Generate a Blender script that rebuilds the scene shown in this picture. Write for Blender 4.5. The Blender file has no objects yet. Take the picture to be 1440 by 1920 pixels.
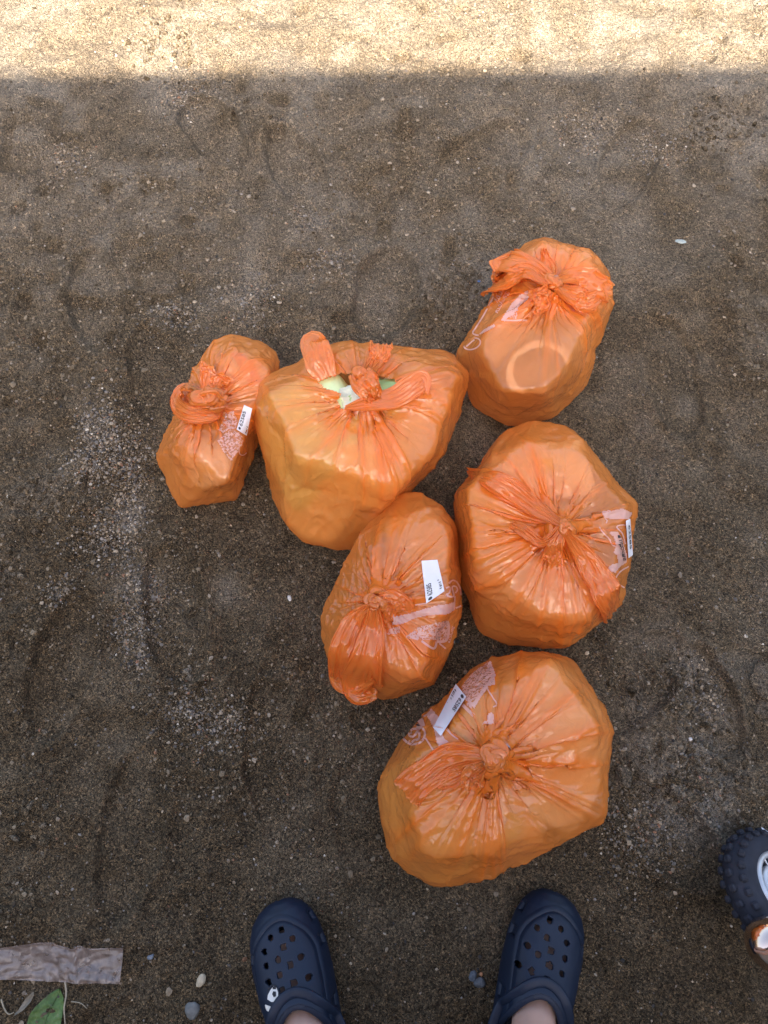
import bpy, bmesh, math, random
import numpy as np
from mathutils import Vector, Matrix
from mathutils.bvhtree import BVHTree

random.seed(4)
RNG = np.random.default_rng(11)
SC = bpy.context.scene
COL = SC.collection
R = math.radians

# ------------------------------------------------------------------ camera, sky, sun, exposure
CAM_H, TILT, FPX = 1.25, R(17.0), 1440.0
cam_data = bpy.data.cameras.new('camera')
cam_data.sensor_fit = 'VERTICAL'
cam_data.sensor_height = 36.0
cam_data.lens = 36.0 * FPX / 1920.0
cam_data.clip_start = 0.02
cam_data.clip_end = 500.0
cam = bpy.data.objects.new('camera', cam_data)
COL.objects.link(cam)
cam.location = (0, 0, CAM_H)
cam.rotation_euler = (TILT, 0, 0)
SC.camera = cam

SUN_EL, SUN_AZ = R(48.0), R(1.5)          # sun behind the photographer (towards -y)
world = bpy.data.worlds.new('World')
SC.world = world
world.use_nodes = True
wn = world.node_tree.nodes
wn.clear()
w_out = wn.new('ShaderNodeOutputWorld')
w_bg = wn.new('ShaderNodeBackground')
w_sky = wn.new('ShaderNodeTexSky')
w_sky.sky_type = 'NISHITA'
w_sky.sun_disc = False
w_sky.sun_elevation = SUN_EL
w_sky.sun_rotation = math.pi + SUN_AZ
w_sky.air_density = 1.0
w_sky.dust_density = 6.0
w_sky.ozone_density = 0.3
w_bg.inputs['Strength'].default_value = 0.10
world.node_tree.links.new(w_sky.outputs[0], w_bg.inputs[0])
world.node_tree.links.new(w_bg.outputs[0], w_out.inputs[0])

sun_data = bpy.data.lights.new('sun', 'SUN')
sun_data.energy = 5.0
sun_data.angle = R(0.5)
sun_data.color = (1.0, 0.86, 0.69)
sun = bpy.data.objects.new('sun', sun_data)
COL.objects.link(sun)
sd = Vector((math.sin(SUN_AZ) * math.cos(SUN_EL), -math.cos(SUN_AZ) * math.cos(SUN_EL), math.sin(SUN_EL)))
sun.rotation_euler = sd.to_track_quat('Z', 'Y').to_euler()
sun.location = (0, -4, 6)

SC.view_settings.view_transform = 'Standard'
SC.view_settings.look = 'None'
SC.view_settings.gamma = 1.0
SC.view_settings.exposure = 2.28
SC.render.engine = 'CYCLES'
SC.cycles.max_bounces = 10
SC.cycles.transparent_max_bounces = 16
SC.cycles.transmission_bounces = 6
SC.cycles.use_denoising = True
try:
    SC.cycles.denoiser = 'OPENIMAGEDENOISE'
    SC.cycles.denoising_prefilter = 'ACCURATE'
except Exception:
    pass

# ------------------------------------------------------------------ helpers
def at(px, py, z=0.0):
    """Point of the place seen at a photograph pixel, at height z."""
    f = np.array([0, math.sin(TILT), -math.cos(TILT)])
    u = np.array([0, math.cos(TILT), math.sin(TILT)])
    d = f * FPX + np.array([1.0, 0, 0]) * (px - 720.0) + u * (960.0 - py)
    t = (z - CAM_H) / d[2]
    return np.array([0, 0, CAM_H]) + d * t

def eye_dir(px, py):
    return Vector(at(px, py, 0.0)) - Vector((0, 0, CAM_H))

def vnoise(x, y, seed):
    """Smooth value noise, vectorised."""
    xi = np.floor(x).astype(np.int64); yi = np.floor(y).astype(np.int64)
    fx = x - xi; fy = y - yi
    fx = fx * fx * fx * (fx * (fx * 6 - 15) + 10); fy = fy * fy * fy * (fy * (fy * 6 - 15) + 10)
    def h(a, b):
        n = (a * 374761393 + b * 668265263 + seed * 1274126177) & 0x7fffffff
        n = ((n ^ (n >> 13)) * 1103515245) & 0x7fffffff
        n = ((n ^ (n >> 16)) * 1274126177) & 0x7fffffff
        return (n & 0xffffff) / float(0x7fffff) - 1.0
    a = h(xi, yi) * (1 - fx) + h(xi + 1, yi) * fx
    b = h(xi, yi + 1) * (1 - fx) + h(xi + 1, yi + 1) * fx
    return a * (1 - fy) + b * fy

def sstep(a, b, x):
    t = np.clip((x - a) / (b - a), 0, 1)
    return t * t * (3 - 2 * t)

def empty(name, loc, label=None, cat=None, group=None):
    o = bpy.data.objects.new(name, None)
    COL.objects.link(o)
    o.location = loc
    o.empty_display_size = 0.02
    tag(o, label, cat, group)
    return o

def tag(o, label=None, cat=None, group=None, kind=None):
    if label: o['label'] = label
    if cat: o['category'] = cat
    if group: o['group'] = group
    if kind: o['kind'] = kind
    return o

def mesh_obj(name, verts, faces, mat, parent=None, smooth=True, origin=None):
    """One mesh object from world-space verts; under a parent the verts become local to it."""
    v = np.asarray(verts, dtype=np.float64).reshape(-1, 3)
    off = np.zeros(3)
    p = parent
    while p is not None:
        off += np.array(p.location); p = p.parent
    org = np.zeros(3)
    if origin is not None:
        org = np.asarray(origin, float) - off
    v = v - off - org
    me = bpy.data.meshes.new(name)
    me.from_pydata(v.tolist(), [], [tuple(int(i) for i in f) for f in faces])
    me.update()
    if smooth:
        me.polygons.foreach_set('use_smooth', [True] * len(me.polygons))
    for m in (mat if isinstance(mat, (list, tuple)) else [mat]):
        me.materials.append(m)
    o = bpy.data.objects.new(name, me)
    COL.objects.link(o)
    o.location = org
    if parent is not None:
        o.parent = parent
    return o

def grid_faces(nu, nv, wrap_u=False, wrap_v=False):
    i = np.arange(nu if wrap_u else nu - 1)[:, None]; j = np.arange(nv if wrap_v else nv - 1)[None, :]
    i2 = (i + 1) % nu; j2 = (j + 1) % nv
    f = np.stack([(i * nv + j), (i * nv + j2), (i2 * nv + j2), (i2 * nv + j)], axis=-1)
    return f.reshape(-1, 4)

# ------------------------------------------------------------------ materials
def new_mat(name):
    m = bpy.data.materials.new(name)
    m.use_nodes = True
    nt = m.node_tree
    nt.nodes.clear()
    out = nt.nodes.new('ShaderNodeOutputMaterial')
    return m, nt, out

class NT:
    def __init__(s, nt): s.nt = nt
    def n(s, t, **kw):
        x = s.nt.nodes.new(t)
        for k, v in kw.items():
            if k.startswith('i_'):
                x.inputs[k[2:].replace('_', ' ')].default_value = v
            else:
                setattr(x, k, v)
        return x
    def l(s, a, b): s.nt.links.new(a, b)
    def coord(s): return s.n('ShaderNodeTexCoord').outputs['Object']
    def noise(s, co, scale, detail=4, rough=0.55, dist=0.0):
        x = s.n('ShaderNodeTexNoise'); s.l(co, x.inputs['Vector'])
        x.inputs['Scale'].default_value = scale; x.inputs['Detail'].default_value = detail
        x.inputs['Roughness'].default_value = rough; x.inputs['Distortion'].default_value = dist
        return x
    def vor(s, co, scale, feature='F1'):
        x = s.n('ShaderNodeTexVoronoi', feature=feature); s.l(co, x.inputs['Vector'])
        x.inputs['Scale'].default_value = scale
        return x
    def ramp(s, fac, stops, interp='LINEAR'):
        x = s.n('ShaderNodeValToRGB'); s.l(fac, x.inputs[0])
        x.color_ramp.interpolation = interp
        e = x.color_ramp.elements
        while len(e) > 1: e.remove(e[-1])
        e[0].position = stops[0][0]; e[0].color = (*stops[0][1], 1) if len(stops[0][1]) == 3 else stops[0][1]
        for p, c in stops[1:]:
            k = e.new(p); k.color = (*c, 1) if len(c) == 3 else c
        return x.outputs[0]
    def mix(s, fac, a, b, mode='MIX'):
        x = s.n('ShaderNodeMix', data_type='RGBA', blend_type=mode)
        for val, sock in ((fac, x.inputs[0]), (a, x.inputs[6]), (b, x.inputs[7])):
            if hasattr(val, 'is_linked') or hasattr(val, 'links'): s.l(val, sock)
            elif isinstance(val, (tuple, list)): sock.default_value = (*val, 1) if len(val) == 3 else val
            else: sock.default_value = val
        return x.outputs[2]
    def math(s, op, a, b=0.0):
        x = s.n('ShaderNodeMath', operation=op)
        for val, sock in ((a, x.inputs[0]), (b, x.inputs[1])):
            if hasattr(val, 'links'): s.l(val, sock)
            else: sock.default_value = val
        return x.outputs[0]
    def bump(s, h, strength, dist, normal=None):
        x = s.n('ShaderNodeBump'); s.l(h, x.inputs['Height'])
        x.inputs['Strength'].default_value = strength; x.inputs['Distance'].default_value = dist
        if normal: s.l(normal, x.inputs['Normal'])
        return x.outputs[0]

def plain_mat(name, col, rough=0.6, var=0.15, scale=60, metallic=0.0, bump=0.15, bdist=0.001, spec=0.5, sss=0.0):
    m, nt, out = new_mat(name); k = NT(nt)
    p = k.n('ShaderNodeBsdfPrincipled')
    co = k.coord(); nz = k.noise(co, scale, 5)
    dark = tuple(c * (1 - var) for c in col); lite = tuple(min(1, c * (1 + var)) for c in col)
    k.l(k.ramp(nz.outputs[0], [(0.3, dark), (0.7, lite)]), p.inputs['Base Color'])
    p.inputs['Roughness'].default_value = rough; p.inputs['Metallic'].default_value = metallic
    p.inputs['Specular IOR Level'].default_value = spec
    if sss:
        p.inputs['Subsurface Weight'].default_value = sss
        p.inputs['Subsurface Radius'].default_value = (0.01, 0.004, 0.002)
    nz2 = k.noise(co, scale * 6, 3)
    k.l(k.bump(nz2.outputs[0], bump, bdist), p.inputs['Normal'])
    k.l(p.outputs[0], out.inputs[0])
    return m

def film_mat(name, col, tint, see=0.3, transl=0.45, rough=0.3, crinkle=0.35, gloss=1.0, wear=None):
    """Thin polythene film: scatters on both sides, lets some light straight through, soft sheen."""
    m, nt, out = new_mat(name); k = NT(nt)
    co = k.coord()
    big = k.noise(co, 9, 3)
    colr = k.ramp(big.outputs[0], [(0.3, tuple(c * 0.93 for c in col)), (0.7, tuple(min(1, c * 1.05) for c in col))])
    fa = k.n('ShaderNodeAttribute', attribute_name='fold')
    colr = k.mix(fa.outputs['Fac'], colr, (1.0, 0.27, 0.028))
    fine = k.noise(co, 140, 4, 0.6, 0.4)
    mid = k.noise(co, 38, 3, 0.5, 1.2)
    ridge = k.math('ABSOLUTE', k.math('SUBTRACT', mid.outputs[0], 0.5))
    wob = k.n('ShaderNodeVectorMath', operation='ADD'); k.l(co, wob.inputs[0])
    wsc = k.n('ShaderNodeVectorMath', operation='SCALE'); k.l(k.noise(co, 20, 2).outputs['Color'], wsc.inputs[0]); wsc.inputs['Scale'].default_value = 0.03
    k.l(wsc.outputs[0], wob.inputs[1])
    fac = k.vor(wob.outputs[0], 34)
    fac2 = k.vor(wob.outputs[0], 85)
    h = k.math('ADD', k.math('MULTIPLY', fine.outputs[0], 0.18), k.math('MULTIPLY', ridge, -1.2))
    h = k.math('ADD', h, k.math('ADD', k.math('MULTIPLY', fac.outputs['Distance'], 0.3), k.math('MULTIPLY', fac2.outputs['Distance'], 0.12)))
    nrm = k.bump(h, crinkle, 0.004)
    dif = k.n('ShaderNodeBsdfDiffuse'); k.l(colr, dif.inputs['Color']); k.l(nrm, dif.inputs['Normal'])
    trl = k.n('ShaderNodeBsdfTranslucent'); k.l(colr, trl.inputs['Color']); k.l(nrm, trl.inputs['Normal'])
    body = k.n('ShaderNodeMixShader'); body.inputs[0].default_value = transl
    k.l(dif.outputs[0], body.inputs[1]); k.l(trl.outputs[0], body.inputs[2])
    tr = k.n('ShaderNodeBsdfTransparent'); tr.inputs['Color'].default_value = (*tint, 1)
    thin = k.n('ShaderNodeMixShader')
    lw = k.n('ShaderNodeLayerWeight'); lw.inputs['Blend'].default_value = 0.35
    seefac = k.math('MULTIPLY', k.math('SUBTRACT', 1.0, k.math('MULTIPLY', lw.outputs['Facing'], 0.6)), see)
    seefac = k.math('MULTIPLY', seefac, k.math('SUBTRACT', 1.0, k.math('MULTIPLY', fa.outputs['Fac'], 0.8)))
    if wear:
        wn_ = k.noise(co, wear, 3, 0.6)
        holes = k.ramp(wn_.outputs[0], [(0.50, (0, 0, 0)), (0.54, (1, 1, 1))])
        seefac = k.math('MAXIMUM', seefac, holes)
    k.l(seefac, thin.inputs[0]); k.l(body.outputs[0], thin.inputs[1]); k.l(tr.outputs[0], thin.inputs[2])
    gl = k.n('ShaderNodeBsdfGlossy'); gl.inputs['Roughness'].default_value = rough; k.l(nrm, gl.inputs['Normal'])
    gl.inputs['Color'].default_value = (gloss, gloss, gloss, 1)
    lf = k.n('ShaderNodeLayerWeight'); lf.inputs['Blend'].default_value = 0.5; k.l(nrm, lf.inputs['Normal'])
    fr = k.math('ADD', 0.055, k.math('MULTIPLY', k.math('POWER', lf.outputs['Facing'], 3.5), 0.55))
    fin = k.n('ShaderNodeMixShader'); k.l(fr, fin.inputs[0])
    k.l(thin.outputs[0], fin.inputs[1]); k.l(gl.outputs[0], fin.inputs[2])
    k.l(fin.outputs[0], out.inputs[0])
    return m

M = {}
M['film'] = film_mat('orange_polythene', (1.0, 0.355, 0.076), (1.0, 0.85, 0.65), see=0.47, transl=0.34, rough=0.13, crinkle=0.45)
M['film_fold'] = film_mat('orange_polythene_gathered', (1.0, 0.325, 0.060), (1.0, 0.76, 0.48), see=0.28, transl=0.38, rough=0.16, crinkle=0.3)
M['print'] = film_mat('pink_white_print_ink', (0.90, 0.56, 0.47), (1.0, 0.6, 0.4), see=0.1, transl=0.3, rough=0.4, crinkle=0.2)
M['print_worn'] = film_mat('worn_print_ink', (0.88, 0.54, 0.44), (1.0, 1.0, 1.0), see=0.1, transl=0.3, rough=0.4, crinkle=0.2, wear=260)
M['sticker'] = plain_mat('white_sticker_paper', (0.80, 0.80, 0.84), 0.5, 0.03, 40, bump=0.05)
M['ink'] = plain_mat('black_ink', (0.02, 0.02, 0.025), 0.6, 0.05)
# ------------------------------------------------------------------ the bags
def unit(v):
    return v / np.maximum(np.linalg.norm(v, axis=-1, keepdims=True), 1e-9)

def hull_planes(pts, c, merge=0.965):
    bm = bmesh.new()
    for p in pts: bm.verts.new(p)
    bmesh.ops.convex_hull(bm, input=list(bm.verts))
    ns, ar = [], []
    for f in bm.faces:
        n = np.array(f.normal); a = f.calc_area()
        if a < 1e-8: continue
        if n @ (np.array(f.calc_center_median()) - c) < 0: n = -n
        ns.append(n); ar.append(a)
    bm.free()
    order = np.argsort(ar)[::-1]
    cl = []
    for k in order:
        for q in cl:
            if unit(q[0]) @ ns[k] > merge:
                q[0] = q[0] + ns[k] * ar[k]; break
        else:
            cl.append([ns[k] * ar[k]])
    N = np.array([unit(q[0]) for q in cl])
    off = (np.asarray(pts) @ N.T).max(0) - N @ c
    return N, np.maximum(off, 0.004)

PEXP = 6    # support exponent 2**6
def gauge(D, N, off):
    q = np.maximum(D @ (N / off[:, None]).T, 0)
    for _ in range(PEXP): q = q * q
    return np.maximum(q.sum(-1), 1e-30) ** (1.0 / 2 ** PEXP)

def pair_fix(A, B, L, wa, wb, ks, kc):
    d = B - A
    l = np.sqrt((d * d).sum(-1, keepdims=True)) + 1e-9
    e = (l - L) / l
    e = np.where(e > 0, e * ks, e * kc)
    w = np.maximum(wa + wb, 1e-6)
    A += d * e * (wa / w); B -= d * e * (wb / w)

def circ_fix(X, L, W, ks, kc):
    pair_fix(X[:, 0::2], X[:, 1::2], L[:, 0::2], W[:, 0::2], W[:, 1::2], ks, kc)
    Y = np.roll(X, -1, 1); Ly = np.roll(L, -1, 1); Wy = np.roll(W, -1, 1)
    pair_fix(Y[:, 0::2], Y[:, 1::2], Ly[:, 0::2], Wy[:, 0::2], Wy[:, 1::2], ks, kc)
    X[:] = np.roll(Y, 1, 1)

def mer_fix(X, L, W, ks, kc):
    n = X.shape[0]
    for s in (0, 1):
        m = (n - s) // 2 * 2
        pair_fix(X[s:s + m:2], X[s + 1:s + m:2], L[s:s + m:2], W[s:s + m:2], W[s + 1:s + m:2], ks, kc)

def upsample(X, nr, nt):
    n0, m0 = X.shape[:2]
    u = np.linspace(0, n0 - 1, nr); v = np.arange(nt) * (m0 / nt)
    i0 = np.clip(np.floor(u).astype(int), 0, n0 - 2); fu = (u - i0)[:, None, None]
    j0 = np.floor(v).astype(int) % m0; fv = (v - np.floor(v))[None, :, None]
    def cub(a, b, c, d, t):
        return b + 0.5 * t * (c - a + t * (2 * a - 5 * b + 4 * c - d + t * (3 * (b - c) + d - a)))
    def row(i):
        Y = X[np.clip(i, 0, n0 - 1)]
        return cub(Y[:, (j0 - 1) % m0], Y[:, j0], Y[:, (j0 + 1) % m0], Y[:, (j0 + 2) % m0], fv)
    return cub(row(i0 - 1), row(i0), row(i0 + 1), row(i0 + 2), fu)

def grid_normals(X):
    du = np.gradient(X, axis=0)
    dv = 0.5 * (np.roll(X, -1, 1) - np.roll(X, 1, 1))
    n = unit(np.cross(du, dv))
    return np.where((n * X).sum(-1, keepdims=True) < 0, -n, n)

def crease(X, s, PH, TH, D, rng, gi, seed, ax, bands, n_pleat=110, n_line=200):
    """Sharp gathered pleats that run out from the knot, and tension creases over the sides."""
    nr, nt = PH.shape
    seg = np.linalg.norm(X[1:] - X[:-1], axis=-1).mean(1)
    arc = np.concatenate([[0], np.cumsum(seg)])[:, None] + 0 * TH
    ringr = np.linalg.norm(np.roll(X, -1, 1) - X, axis=-1).sum(1)[:, None] / (2 * math.pi) + 0.004
    reach = arc[gi, 0]
    P = np.zeros_like(PH)
    heads = rng.uniform(0, 2 * math.pi, 6)
    for k in range(n_pleat):
        t0 = heads[rng.integers(6)] + rng.normal() * 0.5 if rng.random() < 0.6 else rng.uniform(0, 2 * math.pi)
        bend = rng.normal() * 0.10
        end = reach * rng.choice([0.3, 0.5, 0.8, 1.1], p=[0.35, 0.3, 0.22, 0.13]) * rng.uniform(0.8, 1.15)
        w = rng.uniform(0.0016, 0.0042) * (1 + 1.0 * end / reach)
        a = rng.uniform(0.0012, 0.0038) * (0.7 + 0.7 * end / reach)
        tc = t0 + bend * arc / reach
        dl = np.mod(TH - tc + math.pi, 2 * math.pi) - math.pi
        x = dl * ringr
        side = rng.choice([0.35, 1.0, 1.0, 2.4])
        prof = np.where(x > 0, np.exp(-x / w), np.exp(x / (w * side)))
        tap = np.clip((end - arc) / (0.45 * end), 0, 1) ** 0.8 * np.clip(arc / 0.010, 0, 1)
        P = np.maximum(P, a * prof * tap) + 0.22 * np.minimum(P, a * prof * tap)
    L = np.zeros_like(PH)
    Df = D.reshape(-1, 3)
    for k in range(n_line):
        d1 = unit(rng.normal(size=3)); d1[2] = abs(d1[2]) * 0.7 - 0.25; d1 = unit(d1)
        d2 = unit(d1 + rng.normal(size=3) * rng.uniform(0.15, 0.5))
        n = unit(np.cross(d1, d2)); mid = unit(d1 + d2); half = 0.5 * math.acos(np.clip(d1 @ d2, -1, 1)) + 1e-3
        tx = np.cross(n, mid)
        off = (D @ n); al = (D @ tx)
        on = (D @ mid) > 0
        w = rng.uniform(0.010, 0.05)
        side = rng.choice([0.2, 0.5, 1.0, 3.0])
        prof = np.where(off > 0, np.exp(-off / w), np.exp(off / (w * side)))
        tap = np.clip(1.2 - np.abs(al) / half, 0, 1) * on
        L += rng.choice([1, 1, -0.7]) * rng.uniform(0.0008, 0.0030) * prof * tap
    fine = vnoise(np.cos(TH) * 6 + PH * 3, np.sin(TH) * 6 + PH * 8, seed + 70)
    # bundles of taut folds pulled from the knot to a corner of the load
    for (tdir, wid, am) in bands:
        for q in range(5):
            td = unit(tdir + rng.normal(size=3) * 0.05)
            n = unit(np.cross(ax, td)); tx = np.cross(n, ax); tot = math.acos(np.clip(ax @ td, -1, 1))
            along = np.arctan2(D @ tx, D @ ax) / tot
            off = (D @ n) + rng.normal() * 0.02 * (1 - along) + 0.012 * math.sin(q) * np.sin(along * 3 + q)
            w = wid * rng.uniform(0.5, 1.2)
            prof = np.exp(-np.abs(off) / w)
            tap = sstep(0.0, 0.06, along) * np.clip((1.08 - along) / 0.5, 0, 1) ** 0.7
            L = np.maximum(L, am * rng.uniform(0.6, 1.1) * prof * tap) + 0.25 * np.minimum(L, am * prof * tap)
    ct, sn = np.cos(TH), np.sin(TH)
    big = np.abs(vnoise(ct * 2.6 + PH * 1.3 + 4, sn * 2.6 - PH * 2.2, seed + 72) + 0.35 * vnoise(ct * 6 - PH * 2, sn * 6 + PH * 5, seed + 73))
    big2 = np.abs(vnoise(ct * 4.5 - PH * 3 + 4, sn * 4.5 + PH * 2.5, seed + 74))
    fine = np.maximum(1 - big / 0.11, 0) * 0.0022 * sstep(-0.3, 0.3, vnoise(ct * 2 + 1, sn * 2 + PH * 2, seed + 75)) + np.maximum(1 - big2 / 0.10, 0) * 0.0014 + (0.3 - big) * 0.0010 + (0.35 - np.abs(fine)) * 0.0018 + (0.3 - np.abs(vnoise(np.cos(TH) * 14 + PH * 7, np.sin(TH) * 14 + PH * 17, seed + 71))) * 0.0008
    n = grid_normals(X)
    top = sstep(2.5, 2.0, PH)
    Y = X + n * ((P + (L + fine * sstep(0.1, 0.5, PH)) * top))[..., None]
    # where the film lies doubled or bunched on itself
    streak = sstep(0.05, 0.35, vnoise(np.mod(TH * 34 / (2 * math.pi) + 0.8 * vnoise(ct * 2, sn * 2 + arc * 9, seed + 80), 34), arc * 6, seed + 81))
    part = sstep(-0.2, 0.4, vnoise(ct * 2.1 + 3, sn * 2.1, seed + 82))
    fold = np.clip(P / 0.0036, 0, 1) * 0.75 + np.clip((L - 0.0022) / 0.004, 0, 1) * 0.6 + 0.55 * streak * part * np.clip(1.05 - arc / reach, 0, 1) + 0.7 * np.exp(-arc / 0.022)
    return Y, np.clip(fold, 0, 0.95)

def drape(c, N, off, knot, contact, seed, bands, gather=1.9, slack=0.05, dent=0.08, width=0.5, stages=((96, 34, 170), (192, 66, 120), (384, 128, 45))):
    """Settle a polythene sack over the lumps that fill it: gathered at the knot, inextensible, in contact."""
    rng = np.random.default_rng(seed)
    ax = unit(knot - c)
    e1 = unit(np.cross(ax, [0.3, 1, 0.1])); e2 = np.cross(ax, e1)
    P0, P1 = 0.05, math.pi - 0.10
    def dirs(nr, nt):
        s = np.linspace(0, 1, nr)
        phi = P0 + (P1 - P0) * s
        th = np.arange(nt) * (2 * math.pi / nt)
        PH, TH = np.meshgrid(phi, th, indexing='ij')
        D = (np.cos(PH)[..., None] * ax + np.sin(PH)[..., None] * (np.cos(TH)[..., None] * e1 + np.sin(TH)[..., None] * e2))
        return s, PH, TH, D
    # support radius of the load inside, tabulated over direction
    TR, TT = 90, 180
    s, PH, TH, D = dirs(TR, TT)
    hullr = 1.0 / gauge(D.reshape(-1, 3), N, off).reshape(TR, TT)
    K = unit(np.asarray(contact) - c)
    wk = width * rng.uniform(0.75, 1.3, len(K))
    ang = np.arccos(np.clip(D.reshape(-1, 3) @ K.T, -1, 1))
    lump = np.maximum(1 - (ang / wk) ** 2 * 0.5, 0).max(1).reshape(TR, TT)
    low = sstep(1.9, 2.4, PH)                          # underside rests flat
    lump = np.maximum(lump, low)
    sup = hullr * (0.985 - dent * (1 - np.clip(lump, 0, 1)))
    apex = sstep(1.05, 0.3, PH)
    sup = sup * (1 - 0.14 * apex)
    def support(X):
        r = np.linalg.norm(X, axis=-1) + 1e-9
        U = X / r[..., None]
        ph = np.arccos(np.clip(U @ ax, -1, 1)); th = np.arctan2(U @ e2, U @ e1)
        u = np.clip((ph - P0) / (P1 - P0) * (TR - 1), 0, TR - 1.001); v = np.mod(th / (2 * math.pi) * TT, TT - 1e-6)
        i = u.astype(int); j = v.astype(int) % TT; fu = u - i; fv = v - np.floor(v); j2 = (j + 1) % TT
        return r, (sup[i, j] * (1 - fu) + sup[i + 1, j] * fu) * (1 - fv) + (sup[i, j2] * (1 - fu) + sup[i + 1, j2] * fu) * fv
    X = None
    for st, (nt, nr, iters) in enumerate(stages):
        s, PH, TH, D = dirs(nr, nt)
        X0 = D / gauge(D.reshape(-1, 3), N, off).reshape(nr, nt)[..., None]
        lc = np.linalg.norm(np.roll(X0, -1, 1) - X0, axis=-1)
        lm = np.linalg.norm(X0[1:] - X0[:-1], axis=-1)
        ring = lc.sum(1); gi = int(ring.argmax()); girth = ring.max()
        rise = np.minimum(girth / np.maximum(ring, 1e-4), gather)
        tt = np.clip(np.arange(nr) / max(gi, 1), 0, 1)
        ratio = np.where(np.arange(nr) < gi, 1.02 + (rise - 1) * np.clip(1.15 - tt, 0, 1), 1.03)
        th = TH[0]
        sec = 0.45 + 0.95 * (0.5 + 0.5 * vnoise(np.cos(th) * 1.9 + 5, np.sin(th) * 1.9 + 3, seed))
        S2 = np.clip(0.5 + 0.9 * vnoise(np.cos(TH) * 1.6 + 7, np.sin(TH) * 1.6 + PH * 1.7, seed + 1), 0, 1)
        Lc = lc * (1 + (ratio - 1)[:, None] * sec[None, :] + slack * S2)
        for _ in range(4 * (st + 1)): Lc = 0.25 * np.roll(Lc, 1, 1) + 0.5 * Lc + 0.25 * np.roll(Lc, -1, 1)
        Lc = Lc[..., None]
        Lm = (lm * (0.985 + 0.05 * slack / 0.05 * S2[:-1] * sstep(0.25, 0.6, s[:-1])[:, None]))[..., None]
        if X is None:
            fold = np.zeros_like(PH)
            for fr, am in ((9, 1.0), (15, 0.9), (24, 0.7)):
                ph = TH * fr / (2 * math.pi)
                fold += am * vnoise(np.mod(ph, fr) + 11 * fr, s[:, None] * 1.2 + 0 * TH, seed + fr)
            fold *= np.exp(-s / 0.35)[:, None]
            crum = vnoise(TH * 1.6, PH * 3, seed + 50) * 0.6 + vnoise(TH * 5, PH * 6, seed + 51) * 0.5
            X = X0 + D * (0.006 * fold + 0.004 * crum)[..., None]
        else:
            X = upsample(X, nr, nt)
            j = rng.normal(size=X.shape[:2]); j = (j + np.roll(j, 1, 1) + np.roll(j, -1, 1)) / 3
            j[1:-1] = (j[1:-1] + j[2:] + j[:-2]) / 3
            X = X + D * (0.0016 / (st + 1) * j)[..., None]
        W = np.ones((nr, nt, 1)); W[0] = 0
        hull = np.linalg.norm(X0, axis=-1)
        floor = 0.003 - c[2]
        bend_c = (0.03, 0.03, 0.03)[st]; bend_m = (0.12, 0.12, 0.10)[st]
        for it in range(iters):
            X[1:] -= D[1:] * (0.00012, 0.00006, 0.00003)[st]
            circ_fix(X, Lc, W, 1.0, 0.95)
            mer_fix(X, Lm, W, 1.0, 0.25)
            circ_fix(X, Lc, W, 1.0, 0.95)
            if it % 2 == 0:
                X[1:] += bend_c * (0.5 * (np.roll(X, 1, 1) + np.roll(X, -1, 1)) - X)[1:]
                X[1:-1] += bend_m * (0.5 * (X[2:] + X[:-2]) - X[1:-1])
            if it % 3 == 0 or it > iters - 3:
                r, q = support(X)
                X = X * (np.maximum(r, q) / r)[..., None]
                r = np.linalg.norm(X, axis=-1)
                X = X * (np.minimum(r, hull * 1.09) / r)[..., None]
                X[..., 2] = np.maximum(X[..., 2], floor)
    Y, fold = crease(X, s, PH, TH, D, rng, gi, seed, ax, [(unit(np.asarray(b[0]) - c), b[1], b[2]) for b in bands])
    return Y + c, fold

NADIR = np.array([720.0, 960 + FPX * math.tan(TILT)])
BAGS = {}

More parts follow.
